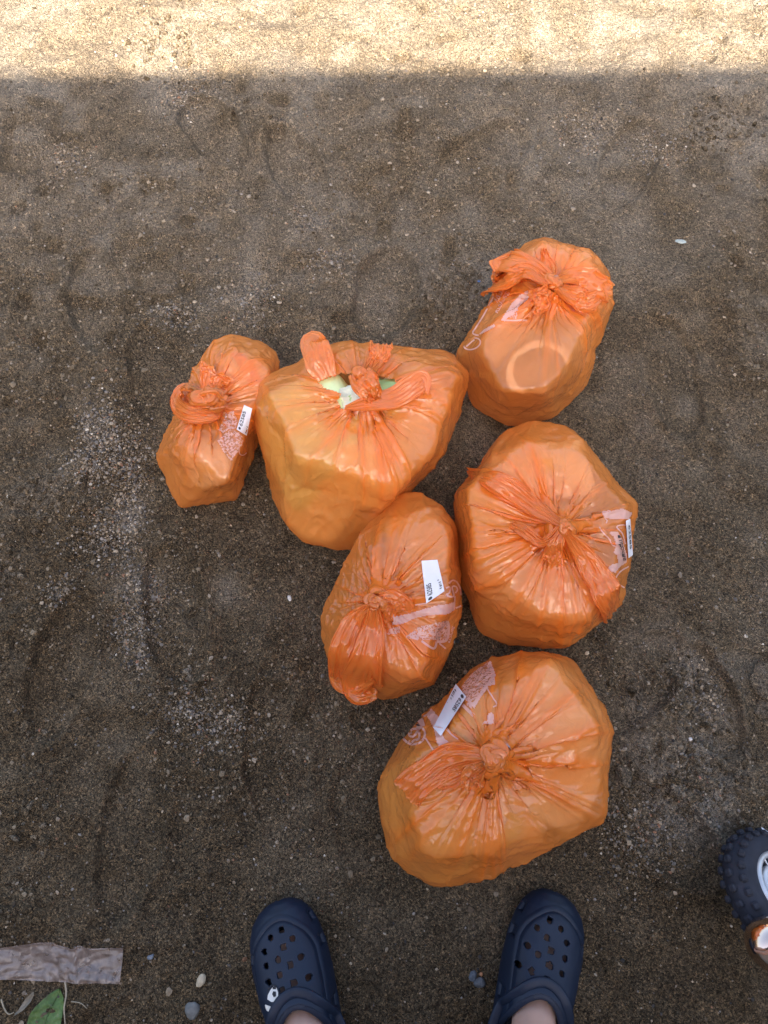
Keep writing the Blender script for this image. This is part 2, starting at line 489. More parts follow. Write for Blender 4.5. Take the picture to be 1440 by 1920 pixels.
def make_bag(key, outline, knot_px, h, knot_up, extra, label, seed, gather=1.9, slack=0.05, base=0.80, dent=0.08, width=0.5, bands=()):
    out = np.array(outline, float)
    cpx = out.mean(0)
    away = unit(cpx - NADIR) * min(1.0, np.linalg.norm(cpx - NADIR) / 300.0)
    pts = []
    for p in out:
        d = unit(p - cpx)
        z = h * (0.42 + 0.26 * float(d @ away))
        pts.append(at(p[0], p[1], z))
    ring = np.array(pts)
    ctr = ring.mean(0)
    for q in ring:
        pts.append([ctr[0] + base * (q[0] - ctr[0]), ctr[1] + base * (q[1] - ctr[1]), 0.004])
    for (px, py, z) in extra:
        pts.append(at(px, py, z))
    knot = at(knot_px[0], knot_px[1], h + knot_up)
    body_pts = np.array(pts)
    c = np.array([ctr[0] * 0.7 + knot[0] * 0.3, ctr[1] * 0.7 + knot[1] * 0.3, h * 0.45])
    N, off = hull_planes(np.vstack([body_pts, knot[None]]), c)
    contact = list(ring[::2]) + [at(*e) for e in extra]
    X, fold = drape(c, N, off, knot, contact, seed, [(at(x, y, h * zf), w_, a_) for (x, y, zf, w_, a_) in bands], gather, slack, dent, width)
    nr, nt = X.shape[:2]
    root = empty('plastic_bag', (ctr[0], ctr[1], 0.0), label, 'plastic bag', 'knotted orange plastic bags on the ground')
    f = grid_faces(nr, nt, wrap_v=True)
    nv = nr * nt
    V = np.vstack([X.reshape(-1, 3), X[-1].mean(0)[None], X[0].mean(0)[None]])
    faces = [tuple(q) for q in f[:, ::-1]] + [((nr - 1) * nt + j, (nr - 1) * nt + (j + 1) % nt, nv) for j in range(nt)] + [((j + 1) % nt, j, nv + 1) for j in range(nt)]
    film = mesh_obj('film', V, faces, M['film'], root)
    fv = film.data.attributes.new('fold', 'FLOAT', 'POINT')
    fv.data.foreach_set('value', np.concatenate([fold.ravel(), [0, 0.9]]).astype(np.float32))
    bvh = BVHTree.FromPolygons([Vector(v) for v in V], [tuple(int(i) for i in q) for q in faces])
    BAGS[key] = dict(root=root, bvh=bvh, knot=X[0].mean(0), c=c, film=film, N=N, off=off, h=h)
    return BAGS[key]

O1 = [(430,620),(492,632),(522,660),(527,690),(512,740),(484,830),(462,895),(432,942),(400,948),(350,948),(336,955),(308,905),(291,855),(315,790),(332,745),(372,700),(400,640)]
O2 = [(474,720),(540,680),(600,655),(645,645),(720,641),(800,655),(858,670),(883,697),(868,770),(845,825),(815,872),(770,920),(740,945),(700,990),(665,1038),(625,1040),(560,1015),(525,985),(506,930),(505,885),(480,810),(469,745)]
O3 = [(1015,440),(970,460),(945,510),(905,590),(857,665),(872,725),(883,765),(945,808),(1000,797),(1040,790),(1090,735),(1120,670),(1148,580),(1150,520),(1130,480),(1090,460)]
O4 = [(985,788),(1060,790),(1100,830),(1150,880),(1192,950),(1195,975),(1188,1050),(1165,1130),(1130,1170),(1065,1216),(1000,1217),(940,1215),(895,1190),(872,1130),(857,1080),(853,1000),(852,930),(878,885),(945,820),(960,795)]
O5 = [(780,915),(830,940),(858,980),(863,1040),(865,1095),(868,1150),(845,1230),(810,1295),(735,1315),(690,1308),(650,1300),(625,1270),(605,1210),(600,1165),(640,1110),(663,1050),(666,1015),(695,975),(725,940)]
O6 = [(1035,1217),(980,1218),(905,1240),(850,1290),(790,1340),(740,1395),(706,1460),(703,1490),(712,1560),(745,1630),(800,1665),(830,1668),(900,1655),(975,1625),(1010,1592),(1080,1562),(1142,1530),(1148,1450),(1157,1370),(1120,1290),(1075,1228)]
import time as _t
_t0 = _t.time()
make_bag('a', O1, (385,748), 0.145, 0.012, [(440,660,.15),(505,690,.13),(360,850,.15),(420,900,.14),(330,830,.13)], 'smallest orange bag, slim with a coiled knot and pink item at its top end', 3, gather=2.0, bands=[(512,705,.85,.03,.006),(480,690,.9,.03,.004),(360,850,1,.03,.004),(330,830,.9,.03,.004)])
make_bag('b', O2, (682,722), 0.205, 0.015, [(500,740,.19),(560,860,.20),(730,915,.19),(800,870,.17),(860,705,.20),(640,665,.20),(800,680,.19),(700,850,.205)], 'widest orange bag with pale green packets showing through an open slit at its knot', 9, bands=[(745,925,.8,.02,.006),(876,698,.9,.03,.006),(490,740,.85,.025,.005),(620,900,.9,.03,.004),(560,840,.9,.025,.003)])
make_bag('c', O3, (1038,540), 0.20, 0.010, [(1015,455,.19),(1100,475,.19),(1140,520,.19),(900,660,.17),(950,740,.18),(1060,700,.2),(1010,740,.19)], 'orange bag furthest from the clogs, tied with a big bow and holding round tubs', 17, bands=[(1010,760,.9,.03,.005),(885,665,.7,.04,.006),(930,720,.85,.03,.004),(1145,560,.8,.03,.006),(1020,450,.9,.03,.004)])
make_bag('d', O4, (1055,992), 0.20, 0.012, [(990,820,.17),(1090,850,.18),(1170,960,.18),(1150,1110,.17),(880,910,.17),(890,1060,.18),(1000,1150,.17),(1090,1170,.16)], 'round orange bag between two others with boxes and print seen through its film', 23, bands=[(1186,950,.8,.03,.006),(870,1085,.7,.035,.006),(1045,850,.9,.02,.004),(985,840,.9,.02,.004),(1110,880,.9,.02,.004),(900,1010,.8,.03,.005),(965,1130,.85,.03,.004)])
make_bag('e', O5, (703,1128), 0.165, 0.012, [(780,945,.12),(840,990,.16),(720,990,.15),(660,1230,.15),(780,1270,.14),(845,1120,.16)], 'crumpled orange bag with tall white sticker and two handle tails hanging down', 31, slack=0.09, bands=[(715,1000,.9,.03,.006),(800,1040,.9,.03,.005),(820,1265,.8,.03,.005),(860,1120,.8,.03,.004),(780,960,.85,.03,.004)])
make_bag('f', O6, (922,1420), 0.215, 0.012, [(1030,1240,.19),(1120,1350,.2),(1125,1510,.14),(760,1440,.18),(800,1600,.18),(920,1600,.18),(880,1310,.19)], 'largest orange bag just above the right clog with a twisted tail from its knot', 41, bands=[(1032,1230,.8,.025,.007),(1138,1524,.6,.025,.007),(940,1280,.9,.02,.005),(1120,1380,.95,.03,.003),(830,1600,.8,.04,.004),(900,1600,.8,.03,.004),(760,1500,.8,.04,.004)])
print('bags', _t.time() - _t0)
# ------------------------------------------------------------------ ground
def axis(lo, hi, step, far):
    a = np.arange(lo, hi + step * 0.5, step)
    g, d, ext = a[-1], step, []
    while g < far:
        d *= 1.35; g += d; ext.append(g)
    g, d, pre = a[0], step, []
    while g > -far:
        d *= 1.35; g -= d; pre.append(g)
    return np.concatenate([pre[::-1], a, ext])

GX = axis(-0.98, 0.98, 0.0027, 90.0)
GY = axis(-0.50, 1.66, 0.0027, 90.0)
XX, YY = np.meshgrid(GX, GY, indexing='ij')

def blob(px, py, rx, ry, rot=0.0, soft=0.5):
    """Soft oval mask on the ground, centre given by where it lies in the photograph."""
    p = at(px, py); sx = 1.0
    c, s = math.cos(rot), math.sin(rot)
    u = ((XX - p[0]) * c + (YY - p[1]) * s) / rx
    v = (-(XX - p[0]) * s + (YY - p[1]) * c) / ry
    return sstep(1 + soft, 1 - soft, np.sqrt(u * u + v * v))

warp = 0.02 * vnoise(XX * 14, YY * 14, 5)
HZ = (0.0110 * vnoise(XX * 1.7 + 3, YY * 1.7, 1) + 0.0120 * vnoise(XX * 5, YY * 5 + 9, 2)
      + 0.0090 * vnoise(XX * 12, YY * 12, 3) + 0.0044 * vnoise(XX * 30 + 4, YY * 30, 4))
rough = 0.5 + 0.5 * vnoise(XX * 6 + 1, YY * 6, 6)
HZ += (0.0011 + 0.0017 * rough) * vnoise(XX * 85, YY * 85, 7) + (0.0007 + 0.0010 * rough) * vnoise(XX * 170, YY * 170, 8)
lump = vnoise(XX * 60 + warp * 40, YY * 60, 9)
cloddy = np.zeros_like(XX)
for (px, py, rx, ry, am) in [(850,545,.06,.06,1.0),(75,935,.06,.05,.9),(15,1080,.05,.06,.9),(1250,1290,.09,.08,.8),(1270,1480,.10,.07,.9),(1340,1420,.09,.08,.7),
                             (1200,1440,.05,.06,.6),(330,1190,.07,.08,.5),(760,190,.16,.05,.4),(310,75,.12,.10,.7),(880,40,.10,.10,.5),(1380,200,.14,.12,.7),(600,160,.1,.06,.4),(300,380,.14,.1,.35)]:
    cloddy = np.maximum(cloddy, am * blob(px, py, rx, ry, 0.3))
cloddy *= 0.6 + 0.5 * vnoise(XX * 20, YY * 20, 12)
cloddy = np.clip(cloddy, 0, 1)
crumb = np.zeros_like(XX)
# crumbly crust: rounded crumbs with crevices between, in patches
patch = sstep(-0.15, 0.35, vnoise(XX * 4.2 + 2, YY * 4.2 + 5, 30) + 0.5 * vnoise(XX * 13, YY * 13, 31))
cre = np.abs(vnoise(XX * 38 + 2, YY * 38, 32)); cre2 = np.abs(vnoise(XX * 78 + warp * 30, YY * 78, 33)); cre3 = np.abs(vnoise(XX * 140, YY * 140 + 7, 34))
HZ += (0.30 + 0.70 * patch) * (0.0085 * np.minimum(cre, 0.40) + 0.0062 * np.minimum(cre2, 0.5) + 0.0030 * cre3)
pits = sstep(0.52, 0.80, vnoise(XX * 24 + 6, YY * 24, 35)) * patch
HZ -= 0.0075 * pits
HZ += cloddy * (0.0110 * np.maximum(lump, -0.3) + 0.003 * np.abs(vnoise(XX * 110, YY * 110, 10)))
# worn footprints: shallow pans with a pushed-up edge
def footprint(px, py, rx, ry, rot, depth):
    global HZ
    p = at(px, py); c, s = math.cos(rot), math.sin(rot)
    u = ((XX - p[0]) * c + (YY - p[1]) * s) / rx; v = (-(XX - p[0]) * s + (YY - p[1]) * c) / ry
    r = np.sqrt(u * u + v * v) + 0.10 * vnoise(XX * 25, YY * 25, 14)
    HZ = HZ * (1 - 0.45 * sstep(1.0, 0.85, r)) - 2.0 * depth * sstep(1.05, 0.92, r) + depth * 0.9 * np.exp(-((r - 1.12) / 0.09) ** 2)
for fp in [(725,555,.062,.10,-0.15,.008),(330,1150,.05,.12,0.25,.006),(560,330,.05,.12,0.5,.005),(1180,300,.05,.12,-0.4,.005),(180,560,.05,.11,0.2,.005),
           (900,300,.055,.12,-0.9,.006),(400,250,.05,.11,0.6,.006),(1260,700,.05,.12,0.1,.004),(1190,1280,.05,.10,-0.7,.006),(1330,1320,.045,.09,0.3,.006),
           (120,1250,.05,.12,-0.2,.005),(520,1420,.05,.12,0.15,.004),(250,1560,.05,.12,-0.1,.004),(700,1530,.06,.10,0.1,.004),(300,720,.05,.12,0.3,.004),(1250,1560,.05,.09,.8,.006)]:
    footprint(*fp)
# a sole pattern pressed into two of them
for (px, py, rot) in [(325,1165,0.2),(215,1085,0.15)]:
    p = at(px, py); c, s = math.cos(rot), math.sin(rot)
    u = (XX - p[0]) * c + (YY - p[1]) * s; v = -(XX - p[0]) * s + (YY - p[1]) * c
    zig = np.abs(np.mod(u / 0.016, 1.0) - 0.5) * 0.012
    HZ += 0.0009 * np.sin((v + zig) / 0.0058 * 2 * math.pi) * sstep(1.2, 0.7, np.sqrt((u / 0.022) ** 2 + (v / 0.035) ** 2))
# ridges left by a foot or tyre
def ridge(pts, w, h):
    global HZ
    q = np.array([at(*p)[:2] for p in pts])
    best = np.full(XX.shape, 9.0)
    for a, b in zip(q[:-1], q[1:]):
        d = b - a; t = np.clip(((XX - a[0]) * d[0] + (YY - a[1]) * d[1]) / (d @ d), 0, 1)
        best = np.minimum(best, np.hypot(XX - a[0] - t * d[0], YY - a[1] - t * d[1]))
    HZ = HZ + h * np.exp(-((best + 0.4 * warp) / w) ** 2)
ridge([(690,195),(760,215),(840,250),(900,270)], 0.035, 0.010)
ridge([(560,160),(640,175),(700,210)], 0.03, 0.007)
ridge([(280,880),(268,960),(262,1040)], 0.008, 0.004)
ridge([(1440,150),(1340,180),(1300,250)], 0.05, 0.012)
ridge([(860,330),(800,370),(760,400)], 0.03, 0.006)
ridge([(400,200),(300,260),(200,330)], 0.05, 0.006)
near = sstep(3.0, 1.2, np.hypot(XX, YY - 0.5))
HZ = HZ * (0.25 + 0.75 * near)
# settle the patch under the bags a little flatter
flat = np.maximum.reduce([blob(660,850,.24,.28), blob(1010,620,.2,.26), blob(1020,1010,.22,.26), blob(740,1120,.18,.24), blob(930,1450,.28,.26), blob(410,800,.15,.22),
                          blob(540,1800,.10,.16), blob(1020,1800,.10,.16)])
HZ = HZ * (1 - 0.75 * flat) - 0.002 * flat

def gz(x, y):
    i = int(np.clip(np.searchsorted(GX, x) - 1, 0, len(GX) - 2)); j = int(np.clip(np.searchsorted(GY, y) - 1, 0, len(GY) - 2))
    fx = (x - GX[i]) / (GX[i + 1] - GX[i]); fy = (y - GY[j]) / (GY[j + 1] - GY[j])
    return float((HZ[i, j] * (1 - fx) + HZ[i + 1, j] * fx) * (1 - fy) + (HZ[i, j + 1] * (1 - fx) + HZ[i + 1, j + 1] * fx) * fy)

def on_ground(px, py, lift=0.0):
    p = at(px, py, 0.0)
    for _ in range(3): p = at(px, py, gz(p[0], p[1]))
    return np.array([p[0], p[1], gz(p[0], p[1]) + lift])

# pale dusty and dark damp patches, tone by distance; sunlit strip painted brighter
dust_and_sun = np.clip(0.20 + 0.22 * vnoise(XX * 2.2 + 8, YY * 2.2, 20) + 0.18 * vnoise(XX * 7, YY * 7, 21) + 0.22 * vnoise(XX * 24, YY * 24, 22), 0, 1)
dust_and_sun = np.clip(dust_and_sun + 0.40 * sstep(0.3, 1.3, YY), 0, 1) * (0.75 + 0.25 * sstep(-0.5, 0.2, YY))  # paler towards the far end, darker towards the near end
for (px, py, rx, ry, am) in [(740,215,.16,.05,.55),(1390,200,.13,.16,.6),(640,160,.2,.05,.4),(1250,1280,.08,.09,.8),(1270,1440,.07,.12,.75),(1340,1500,.06,.07,.6),(1350,1380,.05,.06,.6),(400,1150,.06,.10,.5),
                             (255,960,.05,.06,.4),(60,930,.06,.04,.35),(250,1090,.06,.05,.35),(850,545,.07,.06,.35),(1430,740,.05,.06,.35),(720,1740,.04,.06,.3),(1200,190,.3,.06,.35)]:
    dust_and_sun = np.maximum(dust_and_sun, np.clip(am * blob(px, py, rx, ry, 0.2, 0.7) * (0.75 + 0.9 * vnoise(XX * 16, YY * 16, 24)), 0, 1))
dust_and_sun = np.clip(dust_and_sun + 0.35 * cloddy - 0.25 * pits, 0, 1)  # paler on the clods, darker in the pits
dust_and_sun = np.clip(dust_and_sun + 0.25 * sstep(1.12, 1.42, YY), 0, 1)  # ground colour lifted here to brighten the sunlit strip

nx, ny = XX.shape
gme = bpy.data.meshes.new('ground')
nvv = nx * ny
gf = grid_faces(nx, ny)[:, [0, 3, 2, 1]]
gme.vertices.add(nvv)
gme.vertices.foreach_set('co', np.stack([XX, YY, HZ], -1).astype(np.float32).ravel())
gme.loops.add(len(gf) * 4)
gme.loops.foreach_set('vertex_index', gf.astype(np.int32).ravel())
gme.polygons.add(len(gf))
gme.polygons.foreach_set('loop_start', (np.arange(len(gf)) * 4).astype(np.int32))
gme.polygons.foreach_set('use_smooth', np.ones(len(gf), dtype=bool))
gme.update(calc_edges=True)
at_ = gme.attributes.new('dust_and_sun', 'FLOAT', 'POINT')
at_.data.foreach_set('value', dust_and_sun.astype(np.float32).ravel())

m, nt_, out = new_mat('damp_gritty_soil'); k = NT(nt_)
co = k.coord()
at_n = k.n('ShaderNodeAttribute', attribute_name='dust_and_sun')
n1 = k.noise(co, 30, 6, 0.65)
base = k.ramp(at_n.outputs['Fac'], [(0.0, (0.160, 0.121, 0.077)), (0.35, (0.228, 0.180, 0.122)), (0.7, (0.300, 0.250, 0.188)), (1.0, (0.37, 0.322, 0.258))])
base = k.mix(0.32, base, k.ramp(n1.outputs[0], [(0.32, (0.45, 0.43, 0.42)), (0.5, (0.95, 0.95, 0.95)), (0.68, (1.5, 1.45, 1.4))]), 'MULTIPLY')
# single grains
v1 = k.vor(co, 420); v2 = k.vor(co, 760); v3 = k.vor(co, 210)
sep1 = k.n('ShaderNodeSeparateColor'); k.l(v1.outputs['Color'], sep1.inputs[0])
sep2 = k.n('ShaderNodeSeparateColor'); k.l(v2.outputs['Color'], sep2.inputs[0])
sep3 = k.n('ShaderNodeSeparateColor'); k.l(v3.outputs['Color'], sep3.inputs[0])
g1 = k.ramp(sep1.outputs[0], [(0.0, (0.35, 0.34, 0.34)), (0.4, (0.85, 0.85, 0.85)), (0.85, (1.25, 1.2, 1.12)), (0.97, (1.9, 1.8, 1.65))])
g2 = k.ramp(sep2.outputs[0], [(0.0, (0.45, 0.45, 0.46)), (0.5, (0.95, 0.95, 0.95)), (1.0, (1.45, 1.38, 1.28))])
gfac = k.math('SUBTRACT', 0.95, k.math('MULTIPLY', at_n.outputs['Fac'], 0.55))
base = k.mix(gfac, base, g1, 'MULTIPLY')
base = k.mix(gfac, base, g2, 'MULTIPLY')
grit = k.ramp(sep3.outputs[1], [(0.0, (0.5, 0.5, 0.55)), (0.10, (1, 1, 1)), (0.93, (1, 1, 1)), (0.97, (1.7, 1.6, 1.5))])
base = k.mix(0.6, base, grit, 'MULTIPLY')
p = k.n('ShaderNodeBsdfPrincipled')
k.l(base, p.inputs['Base Color'])
p.inputs['Roughness'].default_value = 0.95; p.inputs['Specular IOR Level'].default_value = 0.15
h1 = k.math('MULTIPLY', k.math('SUBTRACT', 1.0, v1.outputs['Distance']), 1.0)
h2 = k.math('MULTIPLY', k.math('SUBTRACT', 1.0, v2.outputs['Distance']), 0.5)
h = k.math('ADD', k.math('ADD', h1, h2), k.math('MULTIPLY', n1.outputs[0], 1.2))
mid_n = k.noise(co, 75, 5, 0.7, 0.6)
b1 = k.bump(mid_n.outputs[0], 1.0, 0.020)
k.l(k.bump(h, 1.0, 0.0050, b1), p.inputs['Normal'])
k.l(p.outputs[0], out.inputs[0])
M['soil'] = m
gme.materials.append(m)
ground = bpy.data.objects.new('ground', gme)
COL.objects.link(ground)
tag(ground, 'damp gritty brown soil with paler dusty patches and faint footprints', kind='structure')

# loose gravel: one object, far too many grains to count
def stone_mat(name, rough=0.85):
    m, nt_, out = new_mat(name); k = NT(nt_)
    p = k.n('ShaderNodeBsdfPrincipled')
    a = k.n('ShaderNodeAttribute', attribute_name='tone')
    c = k.mix(0.4, a.outputs['Color'], k.ramp(k.noise(k.coord(), 500, 4).outputs[0], [(0.3, (0.6, 0.6, 0.6)), (0.7, (1.3, 1.3, 1.3))]), 'MULTIPLY')
    k.l(c, p.inputs['Base Color']); p.inputs['Roughness'].default_value = rough
    p.inputs['Specular IOR Level'].default_value = 0.25
    k.l(p.outputs[0], out.inputs[0])
    return m
M['stone'] = stone_mat('mixed_small_stones')
M['clod'] = stone_mat('dried_soil_clods', 0.97)

def ico(sub):
    bm = bmesh.new(); bmesh.ops.create_icosphere(bm, subdivisions=sub, radius=1.0)
    bm.verts.ensure_lookup_table()
    v = np.array([x.co[:] for x in bm.verts]); f = np.array([[q.index for q in x.verts] for x in bm.faces])
    bm.free(); return v, f
OCT_V = np.array([[1,0,0],[-1,0,0],[0,1,0],[0,-1,0],[0,0,1],[0,0,-1],[.6,.6,.45],[-.6,.6,.45],[.6,-.6,.45],[-.6,-.6,.45]], float)
OCT_F = np.array([[4,6,7],[4,7,9],[4,9,8],[4,8,6],[0,6,8],[1,9,7],[2,7,6],[3,8,9],[0,2,6],[1,7,2],[1,3,9],[0,8,3],[5,2,0],[5,1,2],[5,3,1],[5,0,3]])

def scatter(name, pos, size, cols, bv, bf, mat, jitter, flat, label, sink=0.25):
    n = len(pos); V = len(bv)
    q = RNG.uniform(-1, 1, (n, V, 3)) * jitter + bv[None]
    a = RNG.uniform(0, 2 * math.pi, n); c, s = np.cos(a), np.sin(a)
    ax_ = RNG.uniform(0.7, 1.35, (n, 1, 3)); q = q * ax_
    q[..., 2] *= flat
    x = q[..., 0] * c[:, None] - q[..., 1] * s[:, None]; y = q[..., 0] * s[:, None] + q[..., 1] * c[:, None]
    q = np.stack([x, y, q[..., 2]], -1) * size[:, None, None]
    zz = np.array([gz(p_[0], p_[1]) for p_ in pos])
    q[..., 0] += pos[:, None, 0]; q[..., 1] += pos[:, None, 1]; q[..., 2] += (zz + size * flat * (0.5 - sink))[:, None]
    F = (bf[None] + (np.arange(n) * V)[:, None, None]).reshape(-1, 3)
    me = bpy.data.meshes.new(name)
    me.vertices.add(n * V); me.vertices.foreach_set('co', q.astype(np.float32).ravel())
    me.loops.add(len(F) * 3); me.loops.foreach_set('vertex_index', F.astype(np.int32).ravel())
    me.polygons.add(len(F)); me.polygons.foreach_set('loop_start', (np.arange(len(F)) * 3).astype(np.int32))
    me.polygons.foreach_set('use_smooth', np.zeros(len(F), dtype=bool) if V < 100 else np.ones(len(F), dtype=bool))
    me.update(calc_edges=True)
    ca = me.color_attributes.new('tone', 'FLOAT_COLOR', 'POINT')
    cc = np.repeat(np.concatenate([cols, np.ones((n, 1))], 1), V, 0)
    ca.data.foreach_set('color', cc.astype(np.float32).ravel())
    me.materials.append(mat)
    o = bpy.data.objects.new(name, me); COL.objects.link(o)
    return tag(o, label, kind='stuff')

def pick_cols(n, pal, w):
    pal = np.array(pal); i = RNG.choice(len(pal), n, p=np.array(w) / sum(w))
    return np.clip(pal[i] * RNG.uniform(0.7, 1.3, (n, 1)), 0, 1)

# density of gravel: thin everywhere, thick along the swept lines on the left
cl = [(205,840,.05,.05),(255,870,.03,.05),(240,920,.03,.06),(235,1000,.035,.06),(190,800,.03,.05),(160,790,.02,.03),(165,870,.05,.04),(275,1110,.035,.04),(250,1160,.04,.05),
      (265,1225,.025,.035),(115,1115,.03,.02),(350,1330,.05,.03),(420,1360,.05,.03),(330,590,.05,.03),(470,560,.06,.05),(120,300,.05,.03),(620,500,.05,.03),(580,420,.05,.03),(350,170,.06,.05),(1310,1300,.05,.05),(1300,1490,.05,.05),(1210,1560,.06,.05),(1240,270,.06,.04),(1100,240,.07,.05),(190,1000,.04,.04)]
pts = [np.stack([RNG.uniform(-0.95, 0.95, 9000), RNG.uniform(-0.45, 1.60, 9000)], 1)]
for (px, py, rx, ry) in cl:
    p = at(px, py); n = int(2.1e5 * rx * ry) + 60
    pts.append(np.stack([p[0] + RNG.normal(0, rx * 0.55, n), p[1] + RNG.normal(0, ry * 0.7, n)], 1))
pts = np.concatenate(pts)
sz = np.clip(RNG.lognormal(math.log(0.00125), 0.40, len(pts)), 0.0006, 0.0034)
GP = [(0.19,0.15,0.112),(0.13,0.113,0.098),(0.055,0.05,0.046),(0.27,0.215,0.155),(0.38,0.30,0.21),(0.25,0.223,0.195),(0.58,0.52,0.43),(0.28,0.15,0.09)]
scatter('gravel', pts, sz, pick_cols(len(pts), GP, [5,5,4,5,2.5,4,0.5,0.7]), OCT_V, OCT_F, M['stone'], 0.16, 0.75, 'loose fine gravel of mixed grey, tan and dark grains strewn on the soil')

# soil crumbs: patchy, the colour of the ground itself
kx = RNG.uniform(-0.95, 0.95, 50000); ky = RNG.uniform(-0.46, 1.60, 50000)
keep = RNG.random(50000) < np.clip(0.05 + 0.55 * sstep(-0.1, 0.5, vnoise(kx * 4.2 + 2, ky * 4.2 + 5, 30) + 0.5 * vnoise(kx * 13, ky * 13, 31)), 0, 1)
kp = np.stack([kx, ky], 1)[keep]
ks = np.clip(RNG.lognormal(math.log(0.0015), 0.45, len(kp)), 0.0007, 0.0050)
scatter('soil_crumbs', kp, ks, pick_cols(len(kp), [(0.17,0.132,0.088),(0.23,0.182,0.126),(0.30,0.25,0.19),(0.10,0.076,0.052)], [4,4,2,3]), OCT_V, OCT_F, M['clod'], 0.22, 0.8, 'fine crumbs of the brown soil lying in patches')
cv, cf = ico(1)
cp = []
for (px, py, rx, ry, n) in [(850,545,.055,.055,240),(75,935,.05,.04,160),(15,1080,.04,.05,120),(1250,1290,.07,.06,230),(1270,1480,.08,.06,300),(1340,1420,.07,.07,200),(1180,1450,.04,.05,30),
                            (330,1190,.06,.07,60),(310,75,.08,.07,130),(60,1530,.05,.04,40),(100,1370,.06,.05,40),(1400,620,.05,.08,40),(1350,230,.08,.07,160),(240,330,.08,.06,40),(1230,1620,.08,.06,50),(600,300,.2,.12,60)]:
    p = at(px, py)
    cp.append(np.stack([p[0] + RNG.normal(0, rx * 0.5, n), p[1] + RNG.normal(0, ry * 0.55, n)], 1))
n_patch = sum(len(q) for q in cp)
cp.append(np.stack([RNG.uniform(-0.95, 0.95, 700), RNG.uniform(-0.42, 1.55, 700)], 1))
cp = np.concatenate(cp)
cs = np.clip(RNG.lognormal(math.log(0.0028), 0.45, len(cp)), 0.0012, 0.0072)
cs[n_patch:] = np.minimum(cs[n_patch:], 0.0030)
clods = scatter('soil_clods', cp, cs, pick_cols(len(cp), [(0.18,0.143,0.100),(0.23,0.187,0.138),(0.29,0.245,0.195),(0.14,0.107,0.072)], [4,4,3,2]), cv, cf, M['clod'], 0.36, 0.9, 'crumbled clods of dried soil lying in loose patches', 0.34)
cd = np.clip(RNG.normal(0.45, 0.22, len(cp)), 0.0, 0.95); cd[n_patch:] *= 0.5
da = clods.data.attributes.new('dust_and_sun', 'FLOAT', 'POINT')
da.data.foreach_set('value', np.repeat(cd, len(cv)).astype(np.float32))
clods.data.materials[0] = M['soil']


# the wall behind the photographer, out of the picture, whose shade covers the scene
wb = empty('building_wall', (0, -2.1, 0), 'tall plain rendered wall standing behind the person, shading the soil', 'wall')
def box_vf(x0, x1, y0, y1, z0, z1):
    v = [(x0,y0,z0),(x1,y0,z0),(x1,y1,z0),(x0,y1,z0),(x0,y0,z1),(x1,y0,z1),(x1,y1,z1),(x0,y1,z1)]
    return v, [(0,3,2,1),(4,5,6,7),(0,1,5,4),(1,2,6,5),(2,3,7,6),(3,0,4,7)]
WT = 3.69
v, f = box_vf(-9, 9, -2.20, -2.0, -0.1, WT - 0.06); mesh_obj('rendered_face', v, f, plain_mat('wall_render', (0.34, 0.30, 0.26), 0.9, 0.12, 6, bump=0.4, bdist=0.003), wb, smooth=False)
v, f = box_vf(-9.02, 9.02, -2.23, -1.985, WT - 0.057, WT); mesh_obj('coping', v, f, plain_mat('coping_concrete', (0.36, 0.35, 0.33), 0.9, 0.15, 8), wb, smooth=False)
v, f = box_vf(-9, 9, -1.997, -1.96, -0.1, 0.30); mesh_obj('plinth', v, f, plain_mat('plinth_concrete', (0.25, 0.24, 0.22), 0.9, 0.2, 10), wb, smooth=False)

wb.rotation_euler.z = R(0.75)
# ------------------------------------------------------------------ on the bags: knots, handles, stickers, print
def cast(key, px, py):
    b = BAGS[key]
    d = eye_dir(px, py)
    o = Vector((0, 0, CAM_H))
    h = b['bvh'].ray_cast(o, d.normalized())
    if h[0] is None:                       # just past the outline: nearest film
        q = Vector(at(px, py, b['h'] * 0.5))
        h = b['bvh'].find_nearest(q)
    p = np.array(h[0]); n = np.array(h[1])
    if n @ np.array(d) > 0: n = -n
    return p, n

def smooth_normal(key, px, py, r=14):
    ns = [cast(key, px + dx, py + dy)[1] for dx, dy in ((0,0),(r,0),(-r,0),(0,r),(0,-r),(r*.7,r*.7),(-r*.7,-r*.7),(r*.7,-r*.7),(-r*.7,r*.7))]
    return unit(np.sum(ns, 0))

def catmull(P, n):
    P = np.asarray(P, float); m = len(P)
    t = np.linspace(0, m - 1, n); i = np.clip(np.floor(t).astype(int), 0, m - 2); f = (t - i)[:, None]
    g = lambda k: P[np.clip(k, 0, m - 1)]
    a, b, c, d = g(i - 1), g(i), g(i + 1), g(i + 2)
    return b + 0.5 * f * (c - a + f * (2 * a - 5 * b + 4 * c - d + f * (3 * (b - c) + d - a)))

